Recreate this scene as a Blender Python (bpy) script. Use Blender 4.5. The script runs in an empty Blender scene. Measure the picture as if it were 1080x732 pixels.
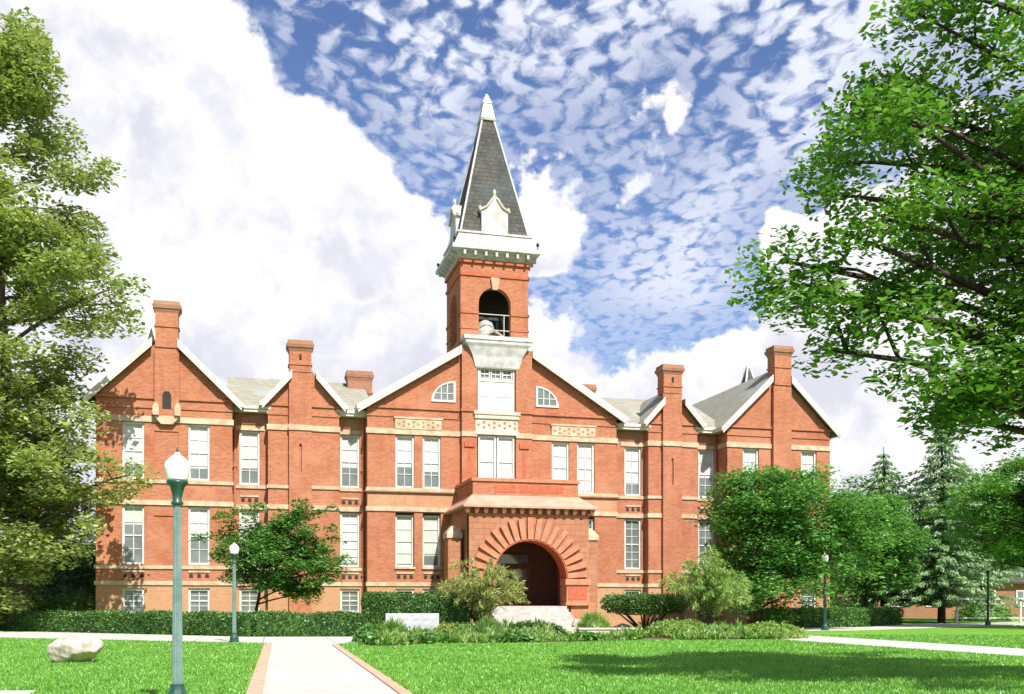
import bpy, math, random
import numpy as np
from mathutils import Vector, Matrix
R = math.radians
SC = bpy.context.scene
COL = SC.collection
random.seed(7)
rng = np.random.default_rng(11)

# ------------------------------------------------------------------ camera
cam_d = bpy.data.cameras.new('camera'); cam = bpy.data.objects.new('camera', cam_d); COL.objects.link(cam)
cam.location = (0, 0, 1.6); cam.rotation_euler = (R(90), 0, 0)
cam_d.sensor_width = 36; cam_d.lens = 35.5; cam_d.shift_y = 0.2472
cam_d.clip_start = 0.1; cam_d.clip_end = 4000
SC.camera = cam

# ------------------------------------------------------------------ light
SUN_EL, SUN_AZ = 48, 27             # azimuth: degrees right of the direction behind the camera
sun_dir = Vector((math.sin(R(SUN_AZ))*math.cos(R(SUN_EL)), -math.cos(R(SUN_AZ))*math.cos(R(SUN_EL)), math.sin(R(SUN_EL))))
sl = bpy.data.lights.new('sun', 'SUN'); sun = bpy.data.objects.new('sun', sl); COL.objects.link(sun)
sl.energy = 5.0; sl.angle = R(0.6); sl.color = (1.0, 0.95, 0.87)
sun.rotation_euler = sun_dir.to_track_quat('Z', 'Y').to_euler(); sun.location = (20, -20, 40)
SC.view_settings.view_transform = 'Standard'; SC.view_settings.look = 'None'
SC.view_settings.exposure = 0.72; SC.view_settings.gamma = 1.0; SC.view_settings.use_curve_mapping = False
SC.cycles.use_denoising = True
SC.cycles.max_bounces = 6; SC.cycles.transparent_max_bounces = 8
SC.cycles.caustics_reflective = False; SC.cycles.caustics_refractive = False

class NT:
    """small helper to write node trees"""
    def __init__(s, tree): s.t = tree; s.n = tree.nodes; s.l = tree.links
    def add(s, typ, **kw):
        n = s.n.new(typ)
        for k, v in kw.items(): setattr(n, k, v)
        return n
    def put(s, sock, v):
        if isinstance(v, bpy.types.NodeSocket): s.l.new(v, sock)
        else: sock.default_value = v
    def math(s, op, a, b=None, c=None, clamp=False):
        n = s.add('ShaderNodeMath', operation=op, use_clamp=clamp); s.put(n.inputs[0], a)
        if b is not None: s.put(n.inputs[1], b)
        if c is not None: s.put(n.inputs[2], c)
        return n.outputs[0]
    def vmath(s, op, a, b=None):
        n = s.add('ShaderNodeVectorMath', operation=op); s.put(n.inputs[0], a)
        if b is not None: s.put(n.inputs[1], b)
        return n.outputs['Value'] if op in ('LENGTH', 'DISTANCE', 'DOT_PRODUCT') else n.outputs['Vector']
    def sstep(s, x, a, b):
        n = s.add('ShaderNodeMapRange', interpolation_type='SMOOTHSTEP', clamp=True)
        s.put(n.inputs[0], x); n.inputs[1].default_value = a; n.inputs[2].default_value = b
        n.inputs[3].default_value = 0; n.inputs[4].default_value = 1
        return n.outputs[0]
    def noise(s, vec, scale, detail=4, rough=0.55, dist=0.0):
        n = s.add('ShaderNodeTexNoise'); s.put(n.inputs['Vector'], vec)
        n.inputs['Scale'].default_value = scale; n.inputs['Detail'].default_value = detail
        n.inputs['Roughness'].default_value = rough; n.inputs['Distortion'].default_value = dist
        return n.outputs[0]
    def mix(s, fac, a, b, mode='MIX'):
        n = s.add('ShaderNodeMix', data_type='RGBA', blend_type=mode)
        s.put(n.inputs[0], fac); s.put(n.inputs[6], a); s.put(n.inputs[7], b)
        return n.outputs[2]

def c4(c): return (c[0], c[1], c[2], 1.0)

# ------------------------------------------------------------------ sky with clouds
W = bpy.data.worlds.new('World'); SC.world = W; W.use_nodes = True
def build_sky():
    t = NT(W.node_tree); t.n.clear()
    out = t.add('ShaderNodeOutputWorld'); bg = t.add('ShaderNodeBackground'); bg.inputs['Strength'].default_value = 0.092
    sky = t.add('ShaderNodeTexSky', sky_type='NISHITA'); sky.sun_disc = False
    sky.sun_elevation = R(SUN_EL); sky.sun_rotation = math.atan2(sun_dir.x, sun_dir.y)
    sky.air_density = 1.0; sky.dust_density = 0.4; sky.ozone_density = 2.2
    d = t.add('ShaderNodeTexCoord').outputs['Generated']
    sp = t.add('ShaderNodeSeparateXYZ'); t.put(sp.inputs[0], d)
    x, y, z = sp.outputs
    zz = t.math('MAXIMUM', z, 0.04)
    cb = t.add('ShaderNodeCombineXYZ'); t.put(cb.inputs[0], t.math('DIVIDE', x, zz)); t.put(cb.inputs[1], t.math('DIVIDE', y, zz))
    p = cb.outputs[0]                                   # the layer of small clouds seen as a flat ceiling
    # altocumulus: rippled cells
    wob = t.add('ShaderNodeTexNoise'); t.put(wob.inputs['Vector'], p); wob.inputs['Scale'].default_value = 9; wob.inputs['Detail'].default_value = 3
    pw = t.vmath('ADD', p, t.vmath('MULTIPLY', t.vmath('SUBTRACT', wob.outputs['Color'], (.5, .5, .5)), (.09, .12, 0)))
    mp = t.add('ShaderNodeMapping'); t.put(mp.inputs[0], pw); mp.inputs['Rotation'].default_value = (0, 0, R(20)); mp.inputs['Scale'].default_value = (1.0, .62, 1)
    vo = t.add('ShaderNodeTexVoronoi', feature='SMOOTH_F1'); t.put(vo.inputs['Vector'], mp.outputs[0]); vo.inputs['Scale'].default_value = 29; vo.inputs['Smoothness'].default_value = .6
    n1 = t.noise(mp.outputs[0], 24, 3, .55)
    n2 = t.noise(mp.outputs[0], 58, 3, .6)
    big = t.noise(p, 1.7, 3, .5)
    f = t.math('MULTIPLY_ADD', vo.outputs['Distance'], -.62, .62)
    f = t.math('MULTIPLY_ADD', n1, .75, f)
    f = t.math('MULTIPLY_ADD', n2, .36, f)
    f = t.math('MULTIPLY_ADD', big, .50, f)
    f = t.math('MULTIPLY_ADD', z, -.30, f)
    f = t.math('MULTIPLY_ADD', x, .30, f)
    alto = t.math('MULTIPLY', t.sstep(f, .79, 1.14), .95)
    alto = t.math('MULTIPLY', alto, t.sstep(z, .16, .30))
    # cumulus heaps, each a soft ball on the dome
    fluff = t.noise(d, 5.5, 8, .56)
    fine = t.noise(d, 16, 5, .6)
    def dirv(px, py):
        v = Vector(((px-540)/1065, 1, (633-py)/1065)); return v.normalized()
    heaps = [(165, 40, .065), (130, 130, .150), (200, 260, .150), (60, 320, .25), (298, 170, .075), (330, 290, .125), (420, 335, .10), (250, 150, .075),
             (452, 262, .05), (250, 400, .24), (470, 400, .10), (568, 185, .034), (565, 255, .048), (560, 390, .07), (708, 140, .030), (680, 185, .022),
             (655, 356, .022), (740, 450, .09), (840, 440, .115), (950, 400, .16), (1060, 440, .22), (900, 520, .16), (650, 460, .085),
             (1010, 210, .07), (1240, 330, .22), (-150, 250, .32), (-60, 20, .10)]
    dw = t.add('ShaderNodeTexNoise'); t.put(dw.inputs['Vector'], d); dw.inputs['Scale'].default_value = 8; dw.inputs['Detail'].default_value = 7; dw.inputs['Roughness'].default_value = .58
    dd = t.vmath('ADD', d, t.vmath('MULTIPLY', t.vmath('SUBTRACT', dw.outputs['Color'], (.5, .5, .5)), (.14, .14, .14)))
    field = None
    for hx, hy, r in heaps:
        e = t.math('MULTIPLY_ADD', t.vmath('DISTANCE', dd, tuple(dirv(hx, hy))), -7.0, r*7.0)
        field = e if field is None else t.math('SMOOTH_MAX', field, e, .12)
    # heaps elsewhere round the horizon
    ring = t.math('MULTIPLY_ADD', t.math('ABSOLUTE', t.math('SUBTRACT', z, .2)), -2.0, t.math('MULTIPLY_ADD', t.noise(d, 2.2, 2, .5), 2.6, -1.05))
    back = t.sstep(y, .35, .05)
    field = t.math('MAXIMUM', field, t.math('MULTIPLY_ADD', t.math('SUBTRACT', back, 1.0), 5.0, ring))
    field = t.math('ADD', field, t.math('MULTIPLY_ADD', fluff, .9, -.45))
    field = t.math('ADD', field, t.math('MULTIPLY_ADD', fine, .30, -.15))
    cum = t.sstep(field, .0, .06)
    # body of the heaps: grey-lilac bellies, white tops
    # light on the heaps: sides turned to the sun are white, the far sides and bellies grey-lilac
    nA = t.noise(dd, 7.5, 7, .52); nB = t.noise(t.vmath('ADD', dd, (.022, -.006, .034)), 7.5, 7, .52)
    side = t.math('MULTIPLY', t.math('SUBTRACT', nA, nB), 2.6)
    low = t.noise(d, 3.4, 4, .5)
    body = t.math('ADD', t.math('ADD', side, t.math('MULTIPLY_ADD', low, 1.1, -.06)), t.math('MULTIPLY', t.math('SUBTRACT', z, .36), .9))
    body = t.sstep(body, .02, .66)
    ccol = t.mix(body, (5.2, 5.2, 5.9, 1), (7.4, 7.35, 7.45, 1))
    alto = t.math('MULTIPLY', alto, t.math('SUBTRACT', 1.0, t.math('MULTIPLY', t.sstep(field, -.65, -.02), .55)))
    hs = t.add('ShaderNodeHueSaturation'); t.put(hs.inputs['Color'], sky.outputs[0]); hs.inputs['Saturation'].default_value = 1.12; hs.inputs['Value'].default_value = 1.0
    hs.inputs['Hue'].default_value = .512
    base = hs.outputs[0]
    col = t.mix(alto, base, (6.2, 6.4, 7.2, 1))
    col = t.mix(cum, col, ccol)
    t.put(bg.inputs['Color'], col); t.l.new(bg.outputs[0], out.inputs[0])
build_sky()

# ------------------------------------------------------------------ materials
MATS = {}
def principled(name):
    m = bpy.data.materials.new(name); m.use_nodes = True
    t = NT(m.node_tree); b = t.n['Principled BSDF']
    return m, t, b
def plain(name, c, c2=None, scale=3.0, rough=0.8, bump=0.0, bscale=30, metal=0.0, spec=0.3):
    m, t, b = principled(name)
    co = t.add('ShaderNodeTexCoord').outputs['Object']
    c2 = c2 or tuple(min(1, k*1.18) for k in c)
    n = t.noise(co, scale, 6, .62)
    t.put(b.inputs['Base Color'], t.mix(t.sstep(n, .32, .68), c4(c), c4(c2)))
    b.inputs['Roughness'].default_value = rough; b.inputs['Metallic'].default_value = metal
    b.inputs['Specular IOR Level'].default_value = spec
    if bump:
        bn = t.add('ShaderNodeBump'); bn.inputs['Strength'].default_value = bump; bn.inputs['Distance'].default_value = .03
        t.put(bn.inputs['Height'], t.noise(co, bscale, 4, .6)); t.l.new(bn.outputs[0], b.inputs['Normal'])
    MATS[name] = m; return m
def brick(name, ca, cb, mortar, bw=.22, rh=.075, ms=.009, blotch=.35, stain=(.5, .45, .4)):
    m, t, b = principled(name)
    co = t.add('ShaderNodeTexCoord').outputs['Object']
    s = t.add('ShaderNodeSeparateXYZ'); t.put(s.inputs[0], co)
    cb_ = t.add('ShaderNodeCombineXYZ'); t.put(cb_.inputs[0], t.math('ADD', s.outputs[0], s.outputs[1])); t.put(cb_.inputs[1], s.outputs[2])
    br = t.add('ShaderNodeTexBrick'); t.put(br.inputs['Vector'], cb_.outputs[0])
    br.inputs['Color1'].default_value = c4(ca); br.inputs['Color2'].default_value = c4(cb); br.inputs['Mortar'].default_value = c4(mortar)
    br.inputs['Scale'].default_value = 1; br.inputs['Brick Width'].default_value = bw; br.inputs['Row Height'].default_value = rh
    br.inputs['Mortar Size'].default_value = ms; br.inputs['Mortar Smooth'].default_value = .3; br.inputs['Bias'].default_value = -.1
    n = t.noise(co, .7, 7, .65); n2 = t.noise(co, 5.5, 4, .6)
    c = t.mix(t.math('MULTIPLY', t.sstep(n, .45, .75), blotch), br.outputs[0], c4(tuple(k*q for k, q in zip(ca, stain))))
    c = t.mix(t.math('MULTIPLY', t.sstep(n2, .48, .8), .35), c, c4(tuple(min(1, k*1.35+.02) for k in cb)))
    # water marks running down and paler, faded stretches
    wv = t.add('ShaderNodeCombineXYZ'); t.put(wv.inputs[0], t.math('MULTIPLY', t.math('ADD', s.outputs[0], s.outputs[1]), 1.7)); t.put(wv.inputs[1], t.math('MULTIPLY', s.outputs[2], .16))
    st = t.noise(wv.outputs[0], 1.6, 5, .65)
    c = t.mix(t.math('MULTIPLY', t.sstep(st, .54, .76), .55), c, c4(tuple(k*.62 for k in ca)))
    c = t.mix(t.math('MULTIPLY', t.sstep(t.noise(co, .33, 5, .62), .50, .70), .50), c, c4((min(1, ca[0]*1.12), ca[1]*1.45, ca[2]*1.75)))
    t.put(b.inputs['Base Color'], c); b.inputs['Roughness'].default_value = .9; b.inputs['Specular IOR Level'].default_value = .15
    bn = t.add('ShaderNodeBump'); bn.inputs['Strength'].default_value = .5; bn.inputs['Distance'].default_value = .02
    t.put(bn.inputs['Height'], t.math('ADD', br.outputs['Fac'], t.math('MULTIPLY', n2, -1.2))); bn.invert = True
    t.l.new(bn.outputs[0], b.inputs['Normal'])
    MATS[name] = m; return m
def leafmat(name, ca, cb, cc=None, trans=.35, rough=.5):
    m = bpy.data.materials.new(name); m.use_nodes = True
    t = NT(m.node_tree); t.n.clear()
    out = t.add('ShaderNodeOutputMaterial')
    g = t.add('ShaderNodeNewGeometry'); co = t.add('ShaderNodeTexCoord').outputs['Object']
    rnd = g.outputs['Random Per Island']
    n = t.noise(co, .55, 3, .6)
    c = t.mix(t.math('ADD', t.math('MULTIPLY', rnd, .75), t.math('MULTIPLY_ADD', n, 1.8, -.78), clamp=True), c4(ca), c4(cb))
    c = t.mix(t.math('MULTIPLY', t.sstep(t.noise(co, 1.3, 3, .6), .52, .72), .45), c, c4((min(1, cb[0]*1.3), cb[1]*1.12, cb[2]*1.1)))
    if cc: c = t.mix(t.math('MULTIPLY', t.sstep(rnd, .86, .95), .8), c, c4(cc))
    df = t.add('ShaderNodeBsdfDiffuse'); t.put(df.inputs[0], c)
    tr = t.add('ShaderNodeBsdfTranslucent'); t.put(tr.inputs[0], t.mix(.5, c, (.75, 1.0, .25, 1), 'MULTIPLY'))
    gl = t.add('ShaderNodeBsdfGlossy'); gl.inputs['Roughness'].default_value = rough; gl.inputs[0].default_value = (.9, .95, .9, 1)
    m1 = t.add('ShaderNodeMixShader'); m1.inputs[0].default_value = trans; t.l.new(df.outputs[0], m1.inputs[1]); t.l.new(tr.outputs[0], m1.inputs[2])
    m2 = t.add('ShaderNodeMixShader'); m2.inputs[0].default_value = .045; t.l.new(m1.outputs[0], m2.inputs[1]); t.l.new(gl.outputs[0], m2.inputs[2])
    t.l.new(m2.outputs[0], out.inputs[0])
    MATS[name] = m; return m

brick('brick', (.455, .165, .082), (.315, .098, .05), (.40, .25, .17), blotch=.7, stain=(.70, .56, .48))
brick('buff_brick', (.48, .25, .135), (.41, .20, .105), (.45, .30, .20), stain=(.7, .6, .55))
brick('old_brick', (.36, .17, .10), (.29, .12, .07), (.34, .24, .17))
brick('sandstone', (.40, .185, .105), (.33, .135, .075), (.22, .10, .06), bw=.6, rh=.3, ms=.012, blotch=.5, stain=(.75, .8, .8))
plain('red_stone', (.40, .155, .085), (.48, .225, .13), 2.5, .85, .6, 14)
plain('shaded_brick', (.11, .06, .042), (.15, .085, .06), 3, .9)  # the shade inside the porch is put into this brick's colour
plain('terracotta', (.38, .088, .042), (.45, .13, .065), 4, .8, .5, 25)
plain('pink_tile', (.46, .23, .16), (.53, .31, .23), 2, .75, .4, 18)
plain('tan_stone', (.40, .29, .19), (.56, .45, .32), 2.2, .85, .3, 20)
plain('tower_paint', (.36, .36, .355), (.54, .54, .53), 2.2, .6, .25, 16)
plain('white_paint', (.50, .495, .475), (.66, .655, .635), 1.6, .6, .15, 20)
plain('trim_paint', (.48, .455, .40), (.62, .59, .53), 1.8, .7, .2, 18)
brick('roof_shingle', (.31, .30, .245), (.25, .24, .195), (.17, .16, .13), bw=.5, rh=.16, ms=.012, blotch=.5, stain=(.75, .75, .75))
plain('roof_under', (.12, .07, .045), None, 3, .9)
brick('slate', (.068, .069, .060), (.105, .102, .092), (.028, .028, .025), bw=.34, rh=.26, ms=.014, blotch=.8, stain=(.55, .55, .55))
plain('dark_inside', (.035, .03, .027), None, 3, .9)  # near-black in place of the shade inside openings and the belfry
plain('blind', (.46, .46, .45), (.58, .58, .565), 1.4, .8)
plain('green_blind', (.42, .46, .40), (.52, .55, .49), 1, .8)
plain('bell_bronze', (.30, .31, .29), (.42, .42, .40), 6, .45)
plain('lamp_green', (.010, .05, .035), (.02, .08, .055), 8, .35, 0, 0, 0, .5)
plain('lamp_glass', (.78, .77, .72), (.86, .85, .80), 4, .35)
plain('lamp_post_paint', (.11, .185, .175), (.18, .265, .25), 4, .4, 0, 0, 0, .5)
plain('dark_metal', (.02, .03, .028), None, 8, .5)
plain('concrete_kerb', (.44, .40, .35), (.56, .52, .46), .8, .9, .2, 40)
def concrete():
    m, t, b = principled('concrete')
    co = t.add('ShaderNodeTexCoord').outputs['Object']
    mp = t.add('ShaderNodeMapping'); t.put(mp.inputs[0], co); mp.inputs['Rotation'].default_value = (0, 0, R(-13.4)); mp.inputs['Location'].default_value = (.3, 0, 0)
    br = t.add('ShaderNodeTexBrick', offset=0.0); t.put(br.inputs['Vector'], mp.outputs[0]); br.inputs['Scale'].default_value = 1
    br.inputs['Brick Width'].default_value = 2.6; br.inputs['Row Height'].default_value = 1.6; br.inputs['Mortar Size'].default_value = .022; br.inputs['Mortar Smooth'].default_value = .2
    br.inputs['Color1'].default_value = (.455, .435, .40, 1); br.inputs['Color2'].default_value = (.505, .485, .45, 1); br.inputs['Mortar'].default_value = (.25, .22, .18, 1)
    c = t.mix(t.math('MULTIPLY', t.sstep(t.noise(co, 1.1, 6, .65), .45, .75), .45), br.outputs[0], (.35, .325, .29, 1))
    c = t.mix(t.math('MULTIPLY', t.sstep(t.noise(co, 22, 3, .6), .5, .75), .3), c, (.60, .57, .52, 1))
    t.put(b.inputs['Base Color'], c); b.inputs['Roughness'].default_value = .95; b.inputs['Specular IOR Level'].default_value = .15
    MATS['concrete'] = m
concrete()
plain('edging_brick', (.46, .27, .18), (.58, .38, .27), 6, .9, .3, 40)
plain('step_stone', (.35, .325, .295), (.48, .455, .42), 3.2, .85, .4, 12)
plain('granite', (.30, .245, .20), (.62, .54, .46), 3.6, .85, .8, 7)
plain('pale_stone', (.46, .39, .31), (.60, .53, .45), 2.2, .85, .5, 9)
plain('marble', (.40, .42, .43), (.50, .52, .53), 3, .6, .2, 30)
plain('engraving', (.17, .19, .20), None, 3, .7)
plain('bark', (.085, .062, .045), (.16, .125, .095), 5, .95, .9, 12)
plain('dark_bark', (.035, .026, .02), (.07, .055, .042), 5, .95, .9, 12)
plain('ground', (.17, .155, .105), (.25, .23, .16), .05, .95, .3, 3)
plain('soil', (.10, .07, .045), (.16, .12, .08), 3, .95, .6, 12)
leafmat('leaf_elm', (.20, .28, .05), (.42, .48, .15), (.55, .58, .38), .48)
leafmat('leaf_right', (.07, .20, .022), (.19, .37, .048), (.30, .45, .14), .48)
leafmat('leaf_small', (.06, .18, .035), (.17, .35, .065), None, .42)
leafmat('leaf_round', (.075, .22, .045), (.19, .41, .075), None, .42)
leafmat('leaf_maple', (.09, .24, .04), (.20, .40, .07), None, .42)
leafmat('leaf_dark', (.035, .10, .025), (.09, .19, .04), None, .3)
leafmat('needle_blue', (.14, .27, .12), (.32, .48, .23), (.46, .56, .36), .35)
leafmat('needle_green', (.12, .29, .09), (.29, .47, .16), None, .35)
leafmat('leaf_hedge', (.035, .12, .02), (.12, .25, .042), None, .32)
leafmat('leaf_hedge_light', (.09, .22, .04), (.19, .36, .07), None, .36)
leafmat('leaf_willow', (.24, .32, .06), (.44, .46, .13), (.52, .48, .22), .45)
leafmat('leaf_fine', (.19, .34, .05), (.38, .52, .13), None, .45)
leafmat('leaf_bed', (.12, .27, .04), (.27, .43, .09), (.46, .48, .24), .4)
leafmat('grass_blade', (.115, .33, .032), (.235, .48, .07), (.30, .47, .11), .4)
def lawn_mat():
    m, t, b = principled('lawn')
    co = t.add('ShaderNodeTexCoord').outputs['Object']
    ms = t.add('ShaderNodeMapping'); t.put(ms.inputs[0], co); ms.inputs['Scale'].default_value = (.35, 1.5, 1); ms.inputs['Rotation'].default_value = (0, 0, R(-8))
    n = t.noise(ms.outputs[0], .55, 6, .62); n2 = t.noise(co, 2.2, 5, .65); n3 = t.noise(co, 45, 2, .6)
    c = t.mix(t.sstep(n, .3, .7), (.10, .285, .026, 1), (.20, .43, .055, 1))
    c = t.mix(t.math('MULTIPLY', t.sstep(n2, .48, .72), .6), c, (.29, .41, .10, 1))
    c = t.mix(t.math('MULTIPLY', t.sstep(n3, .5, .7), .45), c, (.06, .20, .02, 1))
    t.put(b.inputs['Base Color'], c); b.inputs['Roughness'].default_value = .95; b.inputs['Specular IOR Level'].default_value = .1
    bn = t.add('ShaderNodeBump'); bn.inputs['Strength'].default_value = .8; bn.inputs['Distance'].default_value = .05
    t.put(bn.inputs['Height'], n3); t.l.new(bn.outputs[0], b.inputs['Normal'])
    MATS['lawn'] = m
lawn_mat()
def glass_mat():
    m, t, b = principled('window_glass')
    co = t.add('ShaderNodeTexCoord').outputs['Object']
    n = t.noise(co, 1.1, 3, .5)
    t.put(b.inputs['Base Color'], t.mix(n, (.07, .085, .085, 1), (.21, .25, .235, 1)))
    b.inputs['Roughness'].default_value = .08; b.inputs['Specular IOR Level'].default_value = .8
    MATS['window_glass'] = m
glass_mat()

# ------------------------------------------------------------------ mesh helpers
class MB:
    def __init__(s): s.v = []; s.f = []
    def face(s, pts):
        i = len(s.v); s.v += [tuple(p) for p in pts]; s.f.append(tuple(range(i, i+len(pts))))
    def box(s, x0, x1, y0, y1, z0, z1):
        i = len(s.v)
        s.v += [(x0,y0,z0),(x1,y0,z0),(x1,y1,z0),(x0,y1,z0),(x0,y0,z1),(x1,y0,z1),(x1,y1,z1),(x0,y1,z1)]
        for q in ((0,3,2,1),(4,5,6,7),(0,1,5,4),(1,2,6,5),(2,3,7,6),(3,0,4,7)): s.f.append(tuple(i+k for k in q))
    def frustum(s, cx, cy, hx0, hy0, z0, hx1, hy1, z1):
        i = len(s.v)
        s.v += [(cx-hx0,cy-hy0,z0),(cx+hx0,cy-hy0,z0),(cx+hx0,cy+hy0,z0),(cx-hx0,cy+hy0,z0),
                (cx-hx1,cy-hy1,z1),(cx+hx1,cy-hy1,z1),(cx+hx1,cy+hy1,z1),(cx-hx1,cy+hy1,z1)]
        for q in ((0,3,2,1),(4,5,6,7),(0,1,5,4),(1,2,6,5),(2,3,7,6),(3,0,4,7)): s.f.append(tuple(i+k for k in q))
    def prism(s, poly, axis_fn0, axis_fn1):
        """extrude a closed polygon (list of 2-tuples) between two placements"""
        a = [axis_fn0(p) for p in poly]; b = [axis_fn1(p) for p in poly]; n = len(poly)
        s.face(a); s.face(b[::-1])
        for k in range(n): s.face([a[k], b[k], b[(k+1) % n], a[(k+1) % n]])
    def slab(s, poly, y0, y1):
        """polygon in (x,z), extruded from y0 to y1"""
        s.prism(poly, lambda p: (p[0], y0, p[1]), lambda p: (p[0], y1, p[1]))
    def bar(s, a, b, r, n=8, r2=None):
        a = Vector(a); b = Vector(b); r2 = r if r2 is None else r2
        d = (b-a).normalized(); u = d.orthogonal().normalized(); w = d.cross(u)
        i = len(s.v)
        for p, rr in ((a, r), (b, r2)):
            for k in range(n):
                q = p + (u*math.cos(2*math.pi*k/n) + w*math.sin(2*math.pi*k/n))*rr
                s.v.append(tuple(q))
        for k in range(n): s.f.append((i+k, i+(k+1) % n, i+n+(k+1) % n, i+n+k))
        s.f.append(tuple(i+k for k in range(n))[::-1]); s.f.append(tuple(i+n+k for k in range(n)))
    def tube(s, pts, rads, n=8):
        i = len(s.v); pts = [Vector(p) for p in pts]
        u = None
        for k, p in enumerate(pts):
            d = (pts[min(k+1, len(pts)-1)] - pts[max(k-1, 0)]).normalized()
            u = d.orthogonal().normalized() if u is None else (u - d*u.dot(d)).normalized()
            w = d.cross(u)
            for j in range(n):
                s.v.append(tuple(p + (u*math.cos(2*math.pi*j/n) + w*math.sin(2*math.pi*j/n))*rads[k]))
        for k in range(len(pts)-1):
            for j in range(n):
                s.f.append((i+k*n+j, i+k*n+(j+1) % n, i+(k+1)*n+(j+1) % n, i+(k+1)*n+j))
        s.f.append(tuple(i+j for j in range(n))[::-1]); s.f.append(tuple(i+(len(pts)-1)*n+j for j in range(n)))
    def lathe(s, prof, n=16, c=(0, 0)):
        i = len(s.v)
        for r, z in prof:
            for j in range(n): s.v.append((c[0]+r*math.cos(2*math.pi*j/n), c[1]+r*math.sin(2*math.pi*j/n), z))
        for k in range(len(prof)-1):
            for j in range(n): s.f.append((i+k*n+j, i+k*n+(j+1) % n, i+(k+1)*n+(j+1) % n, i+(k+1)*n+j))
        s.f.append(tuple(i+j for j in range(n))[::-1]); s.f.append(tuple(i+(len(prof)-1)*n+j for j in range(n)))
    def build(s, name, m, parent=None, smooth=False, loc=None, bevel=0):
        me = bpy.data.meshes.new(name); me.from_pydata(s.v, [], s.f)
        me.materials.append(MATS[m]); me.validate(); me.update()
        o = bpy.data.objects.new(name, me); COL.objects.link(o)
        if parent: o.parent = parent
        if loc: o.location = loc
        if smooth: me.shade_smooth()
        if bevel:
            b = o.modifiers.new('bevel', 'BEVEL'); b.width = bevel; b.segments = 2; b.limit_method = 'ANGLE'
        return o
def tag(o, label=None, cat=None, group=None, kind=None):
    if label: o['label'] = label
    if cat: o['category'] = cat
    if group: o['group'] = group
    if kind: o['kind'] = kind
    return o
def thing(name, label, cat, loc=(0, 0, 0), rz=0, group=None):
    o = bpy.data.objects.new(name, None); COL.objects.link(o); o.location = loc; o.rotation_euler = (0, 0, rz)
    o.empty_display_size = .3
    return tag(o, label, cat, group)
def copy_tree(o, parent=None):
    c = o.copy(); COL.objects.link(c)
    if parent: c.parent = parent
    for ch in o.children: copy_tree(ch, c)
    return c

# ------------------------------------------------------------------ ground and paths
def sheet(name, pts, z, m):
    b = MB(); b.face([(x, y, z) for x, y in pts]); o = b.build(name, m); tag(o, kind='structure'); return o
sheet('ground', [(-900, -300), (900, -300), (900, 1800), (-900, 1800)], -.02, 'ground')  # added around the lawn, its dull tone cuts green bounce onto the hall
sheet('lawn', [(-70, 6), (70, 6), (95, 140), (-95, 140)], 0, 'lawn')
def raised(name, pts, h, m):
    b = MB(); b.prism(pts, lambda p: (p[0], p[1], h), lambda p: (p[0], p[1], -.05)); o = b.build(name, m); tag(o, kind='structure'); return o
PA, PB = Vector((-4.25, 17.2)), Vector((-8.45, 35.5))      # left edge of the walk
QA, QB = Vector((-1.95, 17.2)), Vector((-6.35, 35.6))      # right edge of the walk
dP = (PB-PA).normalized(); dQ = (QB-QA).normalized()
P0 = PA-dP*17; Q0 = QA-dQ*17
PE = PA+dP*20.4; QE = QA+dQ*20.4
WALK = [tuple(P0), tuple(Q0), tuple(QB), (-6.1, 37.6), (-5.5, 39.5), (-5.2, 43.7), (-7.0, 43.8), (-11.5, 43.6), (-28.0, 53.0), (-60, 68), (-60, 64), (-28, 47.0), (-20, 42.2), (-14.5, 39.6), (-10.8, 38.0), tuple(PE)]
raised('walkway', WALK, .02, 'concrete')
def strip(name, a, b, w, h, m):
    d = (b-a).normalized(); n = Vector((d.y, -d.x))*w
    return raised(name, [tuple(a), tuple(a+n), tuple(b+n), tuple(b)], h, m)
strip('walkway_edging', P0-Vector((dP.y, -dP.x))*.26, PE-dP*1.0-Vector((dP.y, -dP.x))*.26, .26, .045, 'edging_brick')
strip('walkway_edging', Q0, QB, .2, .045, 'edging_brick')
raised('side_path', [(12.0, 48.0), (13.2, 46.0), (16.6, 32.8), (21.5, 15), (17.5, 15), (14.4, 28.4), (11.3, 38.8), (10.3, 43.5), (9.6, 47.0)], .02, 'concrete')
raised('cross_path', [(9.4, 51.0), (18, 53.3), (29, 62), (60, 82), (60, 92), (32.7, 70.5), (26.8, 67.5), (21, 59.5), (15, 57.0), (9, 55.2)], .02, 'concrete')
raised('corner_path', [(-7.6, 15.2), (-8.3, 17.7), (-16, 17.9), (-16, 12)], .02, 'concrete')

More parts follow.
